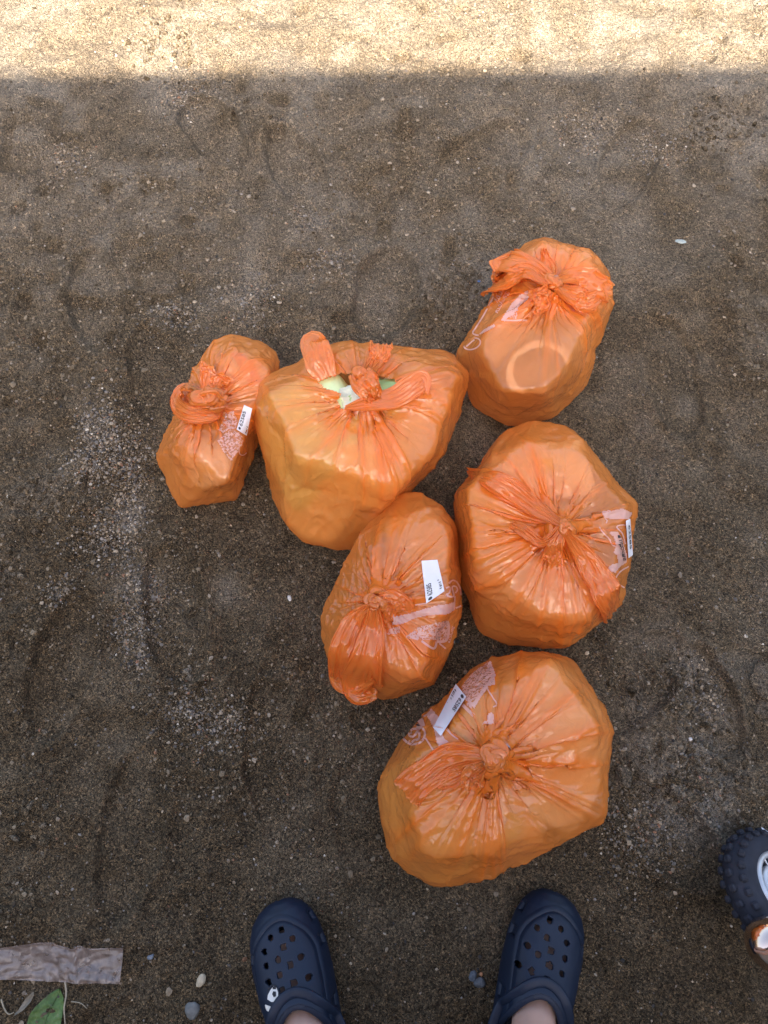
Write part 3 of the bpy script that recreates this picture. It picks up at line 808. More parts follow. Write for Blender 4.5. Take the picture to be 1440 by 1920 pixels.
def ribbon(key, name, pts, widths, seed, pleats=4, mat='film_fold', thick=0.004, nu=60, nv=80, twist=0.0, ragged=0.006, amp=1.0):
    """A gathered, flattened tube of film along a path lying just over the bag. pts: (px, py, lift)."""
    rng = np.random.default_rng(seed)
    P = []
    for (px, py, lift) in pts:
        p, n = cast(key, px, py)
        P.append(p + unit(smooth_normal(key, px, py) + np.array([0, 0, 0.6])) * lift)
    C = catmull(P, nu); Wd = catmull(np.asarray(widths, float)[:, None], nu)[:, 0]
    T = unit(np.gradient(C, axis=0))
    up = np.tile(np.array([0.0, -0.15, 1.0]), (nu, 1))
    S = unit(np.cross(T, up)); U = np.cross(S, T)
    u = np.linspace(0, 1, nu)[:, None]; a = np.linspace(0, 2 * math.pi, nv, endpoint=False)[None, :]
    tw = twist * u
    xs = np.cos(a) + 0 * u
    sheet = np.sign(np.sin(a)) * np.abs(np.sin(a)) ** 0.5
    narrow = np.clip(0.018 / np.maximum(Wd, 0.004), 0.35, 1.0)[:, None]
    ph = rng.uniform(0, 6.28) + 2.5 * vnoise(u * 2.2 + 3, 0 * u, seed)
    xx = xs + 0.16 * vnoise(xs * 2 + 5, u * 3 + sheet, seed + 1)
    tri = np.abs(np.mod(xx * pleats * 0.5 + ph / 6.28, 1.0) - 0.5) * 2 - 0.5
    tri2 = np.abs(np.mod(xx * pleats * 1.15 + 1.7 * ph / 6.28 + 0.4 * u, 1.0) - 0.5) * 2 - 0.5
    z = 0.0011 * sheet + thick * amp * narrow * (0.80 * tri + 0.45 * tri2)
    cr = vnoise(xs * 3 + 9, u * 4 + sheet * 1.3, seed + 2); cr2 = vnoise(xs * 6 + 2, u * 10 + sheet * 2, seed + 3)
    z = z + amp * thick * (0.8 * (0.4 - np.abs(cr)) * 1.6 + 0.30 * (0.4 - np.abs(cr2)) * 1.4) * np.clip(u * 4, 0.2, 1)
    x = 0.5 * Wd[:, None] * xs * (1 + 0.10 * vnoise(u * 5 + 1, np.sign(xs) * 3 + 0 * u, seed + 4))
    slide = ragged * vnoise(xs * 2.5 + 4, 0 * u + sheet, seed + 5) * sstep(0.6, 1.0, u) + 0.0015 * vnoise(xs * 9, u * 12, seed + 6)
    ct, st_ = np.cos(tw), np.sin(tw)
    V = C[:, None] + S[:, None] * (x * ct - z * st_)[..., None] + U[:, None] * (x * st_ + z * ct)[..., None] + T[:, None] * slide[..., None]
    f = grid_faces(nu, nv, wrap_v=True)
    return mesh_obj(name, V.reshape(-1, 3), f, M[mat], BAGS[key]['root'])

def knot(key, px, py, R_, tube, seed, lift=0.004, stretch=(1, 1), rot=0.0, loops=2):
    """Film wound round itself: a closed over-and-under loop with lengthwise creases."""
    p, _ = cast(key, px, py); n = unit(smooth_normal(key, px, py, 25) + np.array([0, 0, 0.8]))
    nu, nv = 150, 30
    R_ *= 0.78; tube *= 0.80
    t = np.linspace(0, 2 * math.pi, nu, endpoint=False)
    q, k = 2, 3
    r = R_ * (0.60 + 0.42 * np.cos(k * t + 0.5))
    jx, jy, jz = (0.55 * R_ * vnoise(np.cos(t) * 1.9 + 3 * i, np.sin(t) * 1.9 + 7, seed + 20 + i) for i in range(3))
    cx = r * np.cos(q * t) * stretch[0] + jx; cy = r * np.sin(q * t) * stretch[1] * 0.85 + jy; cz = R_ * 0.62 * np.sin(k * t) + jz
    c, s = math.cos(rot), math.sin(rot)
    e1 = unit(np.cross([0, 1, 0.2], n)); e2 = np.cross(n, e1)
    X2 = cx * c - cy * s; Y2 = cx * s + cy * c
    C = p + n * (lift + R_ * 0.25) + X2[:, None] * e1 + Y2[:, None] * e2 + cz[:, None] * n
    T = unit(np.roll(C, -1, 0) - np.roll(C, 1, 0))
    S = unit(np.cross(T, n + 0.01)); U = np.cross(S, T)
    a = np.linspace(0, 2 * math.pi, nv, endpoint=False)[None, :]; tt = t[:, None]
    w = tube * (1 + 0.45 * vnoise(np.cos(tt) * 3 + 5, np.sin(tt) * 3, seed))
    rdg = 1 - np.abs(np.mod((5 * a + 2.5 * np.sin(tt * 2 + seed)) / (2 * math.pi), 1.0) - 0.5) * 2
    rr = w * (0.78 + 0.42 * rdg + 0.30 * vnoise(np.cos(a) * 2.5 + tt * 2, np.sin(a) * 2.5 + tt, seed + 1) + 0.18 * vnoise(np.cos(a) * 5 + tt * 5, np.sin(a) * 5 + tt * 3, seed + 2))
    V = C[:, None] + S[:, None] * (rr * np.cos(a) * 1.25)[..., None] + U[:, None] * (rr * np.sin(a) * 0.85)[..., None]
    return mesh_obj('knot', V.reshape(-1, 3), grid_faces(nu, nv, True, True), M['film_fold'], BAGS[key]['root'])

# --- knots and handles, bag by bag
knot('a', 396, 752, 0.017, 0.0095, 1, 0.006, (1.25, 0.9), 0.3); 
ribbon('a', 'handle', [(415,765,.010),(400,785,.016),(365,782,.018),(343,762,.016),(345,742,.018),(370,740,.020),(400,760,.022)], [.010,.022,.028,.024,.022,.020,.012], 2, 6, thick=.006, twist=1.2)
ribbon('a', 'handle', [(398,745,.006),(400,728,.012),(408,712,.014),(412,703,.016)], [.020,.040,.055,.058], 3, 5, thick=.005)

knot('b', 683, 718, 0.011, 0.0068, 11, 0.010)
ribbon('b', 'handle', [(676,708,.014),(690,728,.016),(700,742,.014),(704,752,.012)], [.034,.040,.030,.012], 16, 5, thick=.006)
ribbon('b', 'handle', [(684,716,.016),(698,700,.024),(708,684,.028),(716,672,.030)], [.012,.024,.034,.038], 12, 6, thick=.006)
ribbon('b', 'handle', [(612,712,.004),(603,690,.020),(596,662,.034),(590,640,.040)], [.030,.046,.042,.030], 13, 2, thick=.007, ragged=.003, amp=.5, mat='film')
ribbon('b', 'handle', [(648,766,.004),(690,758,.012),(735,745,.016),(772,728,.020),(790,722,.020),(792,742,.014)], [.008,.026,.034,.034,.030,.020], 14, 3, thick=.004, amp=.6)

knot('c', 1036, 536, 0.011, 0.0068, 21, 0.008)
ribbon('c', 'handle', [(1034,534,.012),(1000,515,.020),(960,508,.026),(925,518,.026),(912,532,.020)], [.012,.034,.050,.058,.046], 22, 4, thick=.006)
ribbon('c', 'handle', [(1030,540,.012),(990,527,.026),(955,540,.020),(925,550,.012)], [.012,.028,.034,.040], 23, 4, thick=.005)
ribbon('c', 'handle', [(1042,534,.012),(1075,528,.012),(1110,536,.010),(1140,548,.006)], [.012,.034,.044,.034], 24, 5, thick=.004)
ribbon('c', 'handle', [(1042,542,.010),(1070,562,.014),(1095,572,.014),(1112,562,.012)], [.012,.034,.036,.022], 25, 5, thick=.006)
ribbon('c', 'handle', [(1034,530,.010),(1026,505,.010),(1018,475,.008)], [.012,.022,.010], 26, 3, thick=.004)
ribbon('c', 'handle', [(1030,545,.008),(1015,562,.012),(1000,572,.010)], [.016,.040,.044], 27, 6, thick=.006)

knot('d', 1056, 992, 0.0085, 0.0055, 31, 0.008)
ribbon('d', 'handle', [(1052,988,.010),(1010,962,.012),(965,930,.012),(920,903,.010),(880,888,.008)], [.012,.024,.036,.030,.006], 32, 5, thick=.005)
ribbon('d', 'handle', [(1060,998,.010),(1090,1040,.014),(1118,1090,.014),(1132,1120,.012),(1142,1146,.008)], [.012,.032,.040,.044,.040], 33, 4, thick=.005)
ribbon('d', 'handle', [(1052,998,.008),(1044,1018,.012),(1036,1040,.012),(1030,1056,.010)], [.014,.022,.028,.032], 34, 5, thick=.004)
ribbon('d', 'handle', [(1050,992,.010),(1030,1010,.014),(1010,1015,.010),(985,1000,.006),(960,985,.003)], [.010,.014,.016,.020,.014], 35, 4, thick=.004)

knot('e', 704, 1130, 0.0105, 0.0065, 41, 0.006)
ribbon('e', 'handle', [(700,1134,.010),(672,1172,.014),(652,1225,.014),(645,1270,.010)], [.014,.034,.040,.034], 42, 4, thick=.005)
ribbon('e', 'handle', [(704,1138,.010),(700,1185,.016),(690,1235,.016),(680,1280,.012),(680,1318,.006)], [.014,.036,.046,.060,.030], 43, 3, thick=.005, ragged=.012)
ribbon('e', 'handle', [(698,1260,.012),(670,1272,.012),(645,1268,.008),(630,1258,.004)], [.020,.036,.036,.022], 44, 5, thick=.005)
ribbon('e', 'handle', [(708,1126,.006),(730,1128,.010),(745,1150,.008)], [.012,.036,.050], 45, 5, thick=.005)

knot('f', 921, 1420, 0.0105, 0.0065, 51, 0.008)
ribbon('f', 'handle', [(914,1420,.012),(880,1418,.016),(835,1436,.016),(795,1460,.014),(766,1484,.010)], [.014,.036,.044,.042,.046], 52, 6, thick=.006)
ribbon('f', 'handle', [(915,1428,.010),(885,1440,.012),(855,1452,.010),(820,1470,.006)], [.010,.022,.026,.018], 53, 4, thick=.005)
ribbon('f', 'handle', [(910,1430,.006),(892,1450,.010),(884,1470,.008)], [.012,.028,.030], 54, 3, thick=.004, mat='film')

# --- an open slit in the film of the widest bag
def inside_poly(x, y, poly):
    c = False; j = len(poly) - 1
    for i in range(len(poly)):
        xi, yi = poly[i]; xj, yj = poly[j]
        if (yi > y) != (yj > y) and x < (xj - xi) * (y - yi) / (yj - yi + 1e-12) + xi: c = not c
        j = i
    return c
def to_px(p):
    q = np.asarray(p) - np.array([0, 0, CAM_H])
    dz = q[1] * math.sin(TILT) - q[2] * math.cos(TILT); dy = q[1] * math.cos(TILT) + q[2] * math.sin(TILT)
    return 720 + FPX * q[0] / dz, 960 - FPX * dy / dz
slit = [(596,716),(640,700),(700,702),(742,712),(744,728),(704,742),(672,760),(640,770),(632,752),(640,738),(610,728)]
fm = BAGS['b']['film']; bm = bmesh.new(); bm.from_mesh(fm.data)
offb = np.array(BAGS['b']['root'].location)
kill = []
for f_ in bm.faces:
    cpt = np.array(f_.calc_center_median()) + offb
    if cpt[2] < 0.12: continue
    x, y = to_px(cpt)
    if 590 < x < 750 and 695 < y < 775 and inside_poly(x, y, slit): kill.append(f_)
bmesh.ops.delete(bm, geom=kill, context='FACES')
bm.to_mesh(fm.data); bm.free()

# --- flat print carried on the film
def patch_mesh(key, polys, strokes, lift=0.0006, step=1.6):
    V, F = [], []
    def pt(x, y):
        p, n = cast(key, x, y); return p + n * lift
    for poly in polys:
        xs = [q[0] for q in poly]; ys = [q[1] for q in poly]
        nx_ = int((max(xs) - min(xs)) / step) + 2; ny_ = int((max(ys) - min(ys)) / step) + 2
        idx = {}
        def vid(i, j):
            if (i, j) not in idx:
                idx[(i, j)] = len(V); V.append(pt(min(xs) + i * step, min(ys) + j * step))
            return idx[(i, j)]
        for i in range(nx_):
            for j in range(ny_):
                if inside_poly(min(xs) + (i + .5) * step, min(ys) + (j + .5) * step, poly):
                    F.append((vid(i, j), vid(i, j + 1), vid(i + 1, j + 1), vid(i + 1, j)))
    for line, w in strokes:
        q = np.array(line, float)
        n = max(2, int(np.linalg.norm(np.diff(q, axis=0), axis=1).sum() / 2.5) + 1)
        q = catmull(q, n) if len(q) > 2 else np.linspace(q[0], q[1], n)
        t = unit(np.gradient(q, axis=0)); nn = np.stack([-t[:, 1], t[:, 0]], 1) * w * 0.5
        b0 = len(V)
        for c_, o_ in zip(q, nn):
            V.append(pt(*(c_ + o_))); V.append(pt(*(c_ - o_)))
        for i in range(n - 1): F.append((b0 + 2*i, b0 + 2*i + 1, b0 + 2*i + 3, b0 + 2*i + 2))
    return V, F

def printed(key, name, polys=(), strokes=(), mat='print', lift=0.0007):
    V, F = patch_mesh(key, polys, strokes, lift)
    return mesh_obj(name, V, F, M[mat], BAGS[key]['root'])

def ring_pts(cx, cy, rx, ry, a0=0, a1=360, rot=0, n=22):
    c, s = math.cos(R(rot)), math.sin(R(rot))
    return [(cx + rx * math.cos(R(a)) * c - ry * math.sin(R(a)) * s, cy + rx * math.cos(R(a)) * s + ry * math.sin(R(a)) * c) for a in np.linspace(a0, a1, n)]

FONT_CACHE = {}
def text_mesh(txt):
    if txt not in FONT_CACHE:
        cu = bpy.data.curves.new('lettering', 'FONT'); cu.body = txt; cu.resolution_u = 3; cu.offset = 0.012
        ob = bpy.data.objects.new('lettering', cu); COL.objects.link(ob)
        dg = bpy.context.evaluated_depsgraph_get(); dg.update()
        me = bpy.data.meshes.new_from_object(ob.evaluated_get(dg))
        v = np.array([x.co[:2] for x in me.vertices]); f = [tuple(p.vertices) for p in me.polygons]
        bpy.data.objects.remove(ob); bpy.data.curves.remove(cu); bpy.data.meshes.remove(me)
        lo, hi = v.min(0), v.max(0)
        FONT_CACHE[txt] = ((v - lo) / (hi - lo), f)
    return FONT_CACHE[txt]

def bil(c, u, v):
    c = np.asarray(c, float)
    return c[0] * (1 - u) * (1 - v) + c[1] * u * (1 - v) + c[2] * u * v + c[3] * (1 - u) * v

def print_text(key, txt, corners, mat='print', name='lettering', lift=0.0011):
    """corners: photo pixels of the top-left, top-right, bottom-right, bottom-left of the line of text."""
    t, f = text_mesh(txt)
    V = []
    for a, b in t:
        x, y = bil(corners, a, 1 - b)
        p, n = cast(key, x, y); V.append(p + n * lift)
    return mesh_obj(name, V, f, M[mat], BAGS[key]['root'], smooth=False)

def sticker(key, corners, items, label=None, bow=0.0):
    """A stiff white paper label bridging the film's wrinkles; items are (text, u0, u1, v0, v1)."""
    nu, nv = 24, 12
    A, B, Nn = [], [], []
    for i in range(nu):
        for j in range(nv):
            u, v = i / (nu - 1), j / (nv - 1)
            x, y = bil(corners, u, v); p, n = cast(key, x, y)
            A.append([1, u, v, u * u, u * v, v * v, u ** 3, u * u * v, u * v * v, u ** 4]); B.append(p); Nn.append(n)
    A = np.array(A); B = np.array(B); n = unit(np.sum(Nn, 0))
    K, *_ = np.linalg.lstsq(A, B, rcond=None)
    res = ((B - A @ K) @ n).max()
    K[0] += n * (min(max(res, 0.0), 0.0026) + 0.0006)
    S = lambda u, v: np.array([1, u, v, u * u, u * v, v * v, u ** 3, u * u * v, u * v * v, u ** 4]) @ K + n * bow * math.sin(u * 6.28)
    V = [S(i / (nu - 1), j / (nv - 1)) for i in range(nu) for j in range(nv)]
    V2 = [p - n * 0.00025 for p in V]
    f = grid_faces(nu, nv)
    st = mesh_obj('sticker', V + V2, [tuple(q) for q in f] + [tuple(q[::-1] + nu * nv) for q in f], M['sticker'], BAGS[key]['root'])
    for txt, u0, u1, v0, v1 in items:
        if txt == '@':
            tv = [(0.5, 0.5)] + [(0.5 + 0.5 * math.cos(a), 0.5 + 0.5 * math.sin(a)) for a in np.linspace(0, 2 * math.pi, 16, endpoint=False)]
            tf = [(0, 1 + i, 1 + (i + 1) % 16) for i in range(16)]
        else:
            tv, tf = text_mesh(txt)
        W = [S(u0 + (u1 - u0) * a, v1 + (v0 - v1) * b) + n * 0.0005 for a, b in tv]
        mesh_obj('lettering' if txt != '@' else 'dot', W, tf, M['ink'], st, smooth=False)
    return st

sticker('a', [(443,806),(457,760),(472,767),(462,818)], [('@', .05, .15, .10, .34), ('62585', .20, .78, .08, .42), ('4 из 6', .05, .32, .78, .95)])
sticker('e', [(799,1132),(790,1052),(820,1050),(833,1109)], [('@', .02, .09, .12, .34), ('62585', .13, .42, .10, .38), ('4 из 6', .12, .34, .76, .92), ('о', .38, .42, .74, .84)], bow=0.0015)
sticker('f', [(877,1309),(829,1383),(815,1367),(857,1285)], [('@', .03, .10, .10, .34), ('62585', .13, .42, .08, .36), ('4 из 6', .08, .24, .70, .92), ('о', .27, .30, .74, .86)])
sticker('d', [(1178,972),(1183,1040),(1175,1046),(1170,976)], [('62585', .15, .8, .2, .6)])

# bag f: worn square panel, disc emblem, bands, heart
printed('f', 'printed_panel', [[(918,1241),(927,1263),(927,1282),(914,1286),(900,1305),(888,1328),(872,1312),(866,1288),(880,1268),(900,1252)]], mat='print_worn')
printed('f', 'printed_frame', [[(914,1242),(920,1240),(929,1264),(928,1284),(912,1288),(912,1282),(922,1276),(922,1262)], [(912,1284),(916,1289),(903,1306),(889,1329),(884,1323),(896,1303)], [(878,1310),(884,1312),(884,1330),(876,1322)]])
printed('f', 'printed_emblem', [], [(ring_pts(776,1377,21,19,-140,200), 4.0), ([(784,1368),(776,1367),(769,1372),(768,1379),(774,1382),(780,1377),(784,1371),(787,1378),(785,1386),(776,1389),(773,1393)], 4.0), ([(798,1384),(808,1400),(815,1411)], 3.0), ([(782,1352),(790,1346),(800,1341)], 3.0)])
printed('f', 'printed_band', [[(800,1340),(809,1329),(822,1344),(832,1385),(846,1394),(824,1404),(819,1392),(814,1366)]], [([(838,1367),(848,1378),(859,1386)], 3.0), ([(913,1290),(922,1305),(931,1320),(925,1326)], 2.5), ([(868,1322),(878,1332),(888,1342)], 6)])
printed('f', 'printed_heart', [[(917,1338),(921,1336),(926,1340),(926,1356),(920,1359),(912,1356),(905,1358),(908,1353),(915,1350),(914,1343)]])
# bag e
printed('e', 'printed_band', [[(738,1157),(770,1150),(815,1136),(838,1133),(852,1128),(853,1142),(840,1151),(800,1154),(780,1158),(755,1170),(736,1172)]], [([(737,1158),(742,1142),(752,1137),(764,1134)], 3), ([(778,1134),(800,1131)], 2.5), ([(854,1140),(864,1136)], 3), ([(852,1118),(852,1128)], 2.5)])
printed('e', 'printed_panel', [[(764,1192),(785,1176),(838,1163),(839,1178),(835,1200),(815,1200),(790,1200)], [(726,1180),(750,1174),(751,1187),(725,1190)]], mat='print_worn')
printed('e', 'printed_frame', [], [([(838,1164),(841,1178),(836,1200),(818,1203)], 5), ([(790,1202),(812,1216),(818,1203)], 4), ([(823,1206),(835,1216)], 3), ([(762,1193),(784,1199)], 4)])
printed('e', 'printed_emblem', [], [([(841,1094),(848,1088),(856,1092),(862,1103),(864,1116)], 3), ([(836,1103),(842,1101),(842,1112),(836,1116),(850,1118),(847,1101),(854,1100),(857,1106),(853,1112)], 3)])
print_text('e', 'Запусти', [(852,1175),(844,1206),(838,1204),(846,1173)])
# bag d
printed('d', 'printed_band', [[(1128,960),(1145,957),(1168,954),(1185,962),(1178,974),(1155,973),(1134,972)], [(1140,998),(1158,997),(1166,1010),(1174,1040),(1174,1054),(1162,1062),(1154,1074),(1146,1072),(1139,1064),(1148,1058),(1158,1056),(1157,1042),(1150,1036),(1155,1024),(1150,1006)]], [([(1123,988),(1132,1000),(1142,1010),(1148,1022),(1156,1024)], 2.5), ([(1134,972),(1138,976),(1136,981)], 2.2), ([(1180,988),(1168,984),(1156,988),(1166,1000),(1172,1020)], 2.5), ([(1178,1062),(1160,1074),(1154,1090),(1170,1102)], 2.5)])
print_text('d', 'и прочие', [(1163,1002),(1173,1050),(1165,1052),(1155,1004)], mat='ink', lift=0.0014)
# bag c
printed('c', 'printed_band', [[(990,545),(975,553),(958,572),(940,600),(946,602),(962,588),(978,570),(994,556)]], [([(926,556),(908,590),(893,614),(887,624),(892,628),(898,629)], 2.8), ([(940,600),(965,601),(988,600)], 3)])
printed('c', 'printed_panel', [[(994,550),(970,572),(952,596),(968,598),(972,575),(990,562)]], mat='print_worn')
printed('c', 'printed_corner', [[(927,608),(929,612),(912,622),(898,629),(908,618)]])
printed('c', 'printed_emblem', [], [(ring_pts(886,645,16,10,-60,190,-20), 2.5), ([(875,650),(884,642),(890,637)], 2.5)])
print_text('c', 'Запусти', [(957,549),(936,589),(927,585),(947,546)])
print_text('c', 'игру', [(945,546),(934,568),(926,564),(936,543)])
# bag a
printed('a', 'printed_panel', [[(432,805),(448,812),(456,822),(452,838),(436,860),(420,838),(412,822)]], mat='print_worn')
printed('a', 'printed_frame', [[(424,775),(437,770),(446,790),(440,806),(428,806),(418,812),(410,806),(418,792)], [(411,820),(416,832),(425,848),(437,862),(433,864),(418,846),(408,826)]], mat='print_worn')
printed('a', 'printed_emblem', [], [(ring_pts(456,842,8,12,20,170,20), 1.8)])

# ------------------------------------------------------------------ what the bags hold, pressed up against the film
def rbox(dx, dy, dz, r, seed=0, soft=0.0, nseg=3):
    bm = bmesh.new(); bmesh.ops.create_cube(bm, size=1.0)
    bmesh.ops.scale(bm, vec=(dx, dy, dz), verts=bm.verts)
    bmesh.ops.bevel(bm, geom=list(bm.edges), offset=r, segments=nseg, affect='EDGES', profile=0.5)
    bmesh.ops.subdivide_edges(bm, edges=[e for e in bm.edges if e.calc_length() > 0.02], cuts=11, use_grid_fill=True)
    bm.verts.ensure_lookup_table()
    v = np.array([x.co[:] for x in bm.verts]); f = [tuple(q.index for q in p.verts) for p in bm.faces]
    bm.free()
    if soft:
        v = v * (1 + soft * 0.25 * vnoise(v[:, 0:1] * 25 + seed, v[:, 1:2] * 25 + v[:, 2:3] * 17, seed))
        v[:, 2] *= 1 + soft * (1 - (2 * v[:, 0] / dx) ** 2) * (1 - (2 * v[:, 1] / dy) ** 2)
    return v, f

def lathe(profile, n=48):
    p = np.array(profile); a = np.linspace(0, 2 * math.pi, n, endpoint=False)
    V = np.stack([p[:, 0:1] * np.cos(a), p[:, 0:1] * np.sin(a), p[:, 1:2] + 0 * a], -1).reshape(-1, 3)
    return V, [tuple(q) for q in grid_faces(len(p), n, wrap_v=True)]

def tuck(b, W, gap):
    """Keep the load inside its film: nothing nearer to it than the gap."""
    out = []
    for w in W:
        q = w - b['c']; r = np.linalg.norm(q) + 1e-9; dq = q / r
        h = b['bvh'].ray_cast(Vector(b['c']), Vector(dq))
        lim = (h[3] if h[0] is not None else 0.05)
        cosn = max(0.35, abs(float(np.array(h[1]) @ dq))) if h[0] is not None else 1.0
        lim -= gap / cosn
        out.append(b['c'] + dq * min(r, lim))
    W = np.array(out); W[:, 2] = np.maximum(W[:, 2], 0.006)
    return W

def inside(key, px, py, shape, col, rot, label, name, cat, depth=0.004, rough=0.45, second=None):
    b = BAGS[key]
    p, _ = cast(key, px, py); n = smooth_normal(key, px, py, 30)
    e1 = unit(np.cross([0.0, 1.0, 0.0], n)); e2 = np.cross(n, e1)
    c, s = math.cos(R(rot)), math.sin(R(rot))
    A = np.stack([c * e1 + s * e2, -s * e1 + c * e2, n], 1)
    v, f = shape
    v = np.asarray(v, float); v = v - [0, 0, v[:, 2].max()]
    W = (v @ A.T) + p - n * depth
    W = tuck(b, W, 0.0045)
    base = np.array([W[:, 0].mean(), W[:, 1].mean(), W[:, 2].min()])
    t = empty(name, base, label, cat)
    mat = plain_mat(name + '_surface', col, rough, 0.10, 18, bump=0.1)
    mesh_obj('wrapper' if cat == 'packet' else 'body', W, f, mat, t)
    if second:
        v2, f2, col2, pname = second
        v2 = np.asarray(v2, float)
        W2 = (v2 @ A.T) + p - n * depth
        W2 = tuck(b, W2, 0.0028)
        mesh_obj(pname, W2, f2, plain_mat(name + '_' + pname, col2, rough, 0.15, 40), t)
    return t

def tub_lid(r):
    return lathe([(0.0005, -0.002), (r * .80, -0.002), (r * .84, 0.0005), (r * .98, 0.0005), (r, -0.001), (r, -0.008)])
def tub(r, h):
    return lathe([(0.0005, 0), (r, 0), (r * 1.0, -0.004), (r * .96, -0.012), (r * .85, -h), (0.0005, -h)])

CREAM, PALE, WHITE, YEL, OLIVE, GREEN, CARD, PINK = (.78,.70,.52), (.70,.74,.55), (.82,.80,.78), (.80,.58,.10), (.52,.48,.28), (.42,.62,.25), (.42,.27,.15), (.80,.30,.28)
inside('a', 375, 880, tub(.046, .11), CREAM, 0, 'round cream tub inside the lower end of the smallest orange bag', 'food_tub', 'tub', .005, second=(*tub_lid(.043), WHITE, 'lid'))
inside('a', 462, 680, rbox(.065, .085, .10, .008), WHITE, 35, 'white and red carton inside the upper end of the smallest orange bag', 'small_carton', 'carton', .005, second=(*rbox(.020, .074, .001, .0003), PINK, 'red_panel'))
inside('b', 560, 795, rbox(.17, .18, .15, .03, 3, .2), (.72,.92,.50), 25, 'pale green packet inside the widest bag, left of its pleats', 'soft_packet', 'packet', .004)
inside('b', 655, 880, rbox(.17, .12, .16, .03, 5, .2), (.95,.78,.36), -20, 'cream packet inside the widest bag, below its pleats', 'soft_packet', 'packet', .004)
inside('b', 660, 738, rbox(.13, .07, .06, .02, 7, .35), GREEN, 10, 'green wrapped packet showing bare in the slit of the widest bag', 'green_packet', 'packet', .012, second=(*rbox(.05, .05, .012, .004, 3, .3), (.72,.76,.62), 'clear_wrap'))
inside('b', 800, 780, rbox(.12, .14, .15, .03, 9, .2), (.80,.66,.42), -30, 'brown wrapped packet inside the right side of the widest bag', 'brown_packet', 'packet', .006)
inside('b', 590, 960, rbox(.16, .11, .12, .02), (.82,.72,.40), 35, 'yellowish packet inside the bottom of the widest bag', 'yellowish_packet', 'packet', .008)
inside('c', 1050, 468, rbox(.13, .06, .06, .006), (.86,.74,.84), 8, 'lilac carton at the top end of the bag tied with a bow, beside a tub', 'flat_carton', 'carton', .006)
inside('c', 1092, 492, tub(.036, .06), (.80,.66,.60), 0, 'lidded tub at the top end of the bag tied with a bow', 'food_tub', 'tub', .004, second=(*tub_lid(.037), CREAM, 'lid'))
inside('c', 1012, 692, tub(.0505, .10), (.42,.27,.20), 0, 'round clear tub below the bow inside the furthest bag', 'salad_tub', 'tub', .005, second=(*lathe([(.0405, -.004), (.0425, .003), (.0490, .003), (.0515, -.004)]), (.88,.95,.92), 'lid'))
inside('c', 925, 600, rbox(.09, .12, .14, .006), (.72,.64,.56), 30, 'flat carton inside the furthest bag under its printed side', 'flat_carton', 'carton', .005)
inside('c', 1115, 610, rbox(.07, .14, .14, .006), (.80,.70,.62), -15, 'carton inside the furthest bag, right of its knot', 'flat_carton', 'carton', .006)
inside('d', 1020, 870, rbox(.15, .10, .14, .006), (.85,.74,.60), 8, 'cream carton inside the round bag, above its knot', 'cream_carton', 'carton', .004, second=(*rbox(.03, .02, .0006, .0002), YEL, 'yellow_corner'))
inside('d', 925, 950, rbox(.12, .14, .14, .025, 6, .2), YEL, 20, 'yellow packet inside the left side of the round bag', 'yellow_packet', 'packet', .005)
inside('d', 1060, 1110, rbox(.18, .09, .14, .006), (.78,.68,.58), -28, 'carton with rows of fine print inside the round bag, below its knot', 'printed_carton', 'carton', .004)
inside('d', 945, 1110, rbox(.11, .09, .14, .02, 2, .2), (.82,.74,.58), 30, 'pale packet inside the lower left of the round bag', 'pale_packet', 'packet', .005)
inside('e', 795, 1000, rbox(.10, .11, .12, .015, 4, .15), (.80,.72,.62), 20, 'pale carton inside the upper end of the crumpled bag', 'pale_carton', 'carton', .006)
inside('e', 740, 1245, rbox(.13, .11, .12, .02, 8, .15), (.84,.60,.42), -25, 'tan packet inside the lower end of the crumpled bag', 'tan_packet', 'packet', .008)
inside('f', 1050, 1390, rbox(.17, .20, .16, .02, 3, .1), (.84,.80,.66), -25, 'grey cream packet inside the right half of the largest bag', 'large_packet', 'packet', .005)
inside('f', 830, 1530, rbox(.19, .17, .17, .04, 5, .2), (.72,.66,.30), 30, 'olive packet inside the lower left of the largest bag', 'large_packet', 'packet', .006)
inside('f', 880, 1360, rbox(.08, .08, .04, .01, 5, .2), (.70,.82,.34), 30, 'small green yellow packet inside the largest bag beside its sticker', 'small_packet', 'packet', .006)
inside('f', 960, 1545, rbox(.14, .12, .15, .03, 6, .2), (.80,.62,.36), 10, 'brown packet inside the lower right of the largest bag', 'brown_packet', 'packet', .010)
# ------------------------------------------------------------------ the person and the clogs
M['clog'] = plain_mat('navy_foam', (0.0072, 0.0160, 0.038), 0.5, 0.12, 30, bump=0.12, bdist=0.0006, spec=0.4)
M['clog_in'] = plain_mat('navy_foam_insole', (0.010, 0.014, 0.030), 0.8, 0.15, 30)
M['skin'] = plain_mat('skin', (0.56, 0.35, 0.27), 0.5, 0.08, 35, bump=0.08, bdist=0.0006, sss=0.25)
M['shorts'] = plain_mat('dark_shorts_cloth', (0.05, 0.05, 0.06), 0.9, 0.2, 90)
M['shirt'] = plain_mat('grey_shirt_cloth', (0.25, 0.25, 0.26), 0.9, 0.15, 90)
M['hair'] = plain_mat('dark_hair', (0.03, 0.022, 0.018), 0.6, 0.3, 120)
M['white_rubber'] = plain_mat('white_rubber', (0.78, 0.77, 0.74), 0.5, 0.05, 30)
M['black_rubber'] = plain_mat('black_rubber', (0.012, 0.014, 0.022), 0.6, 0.1, 30)

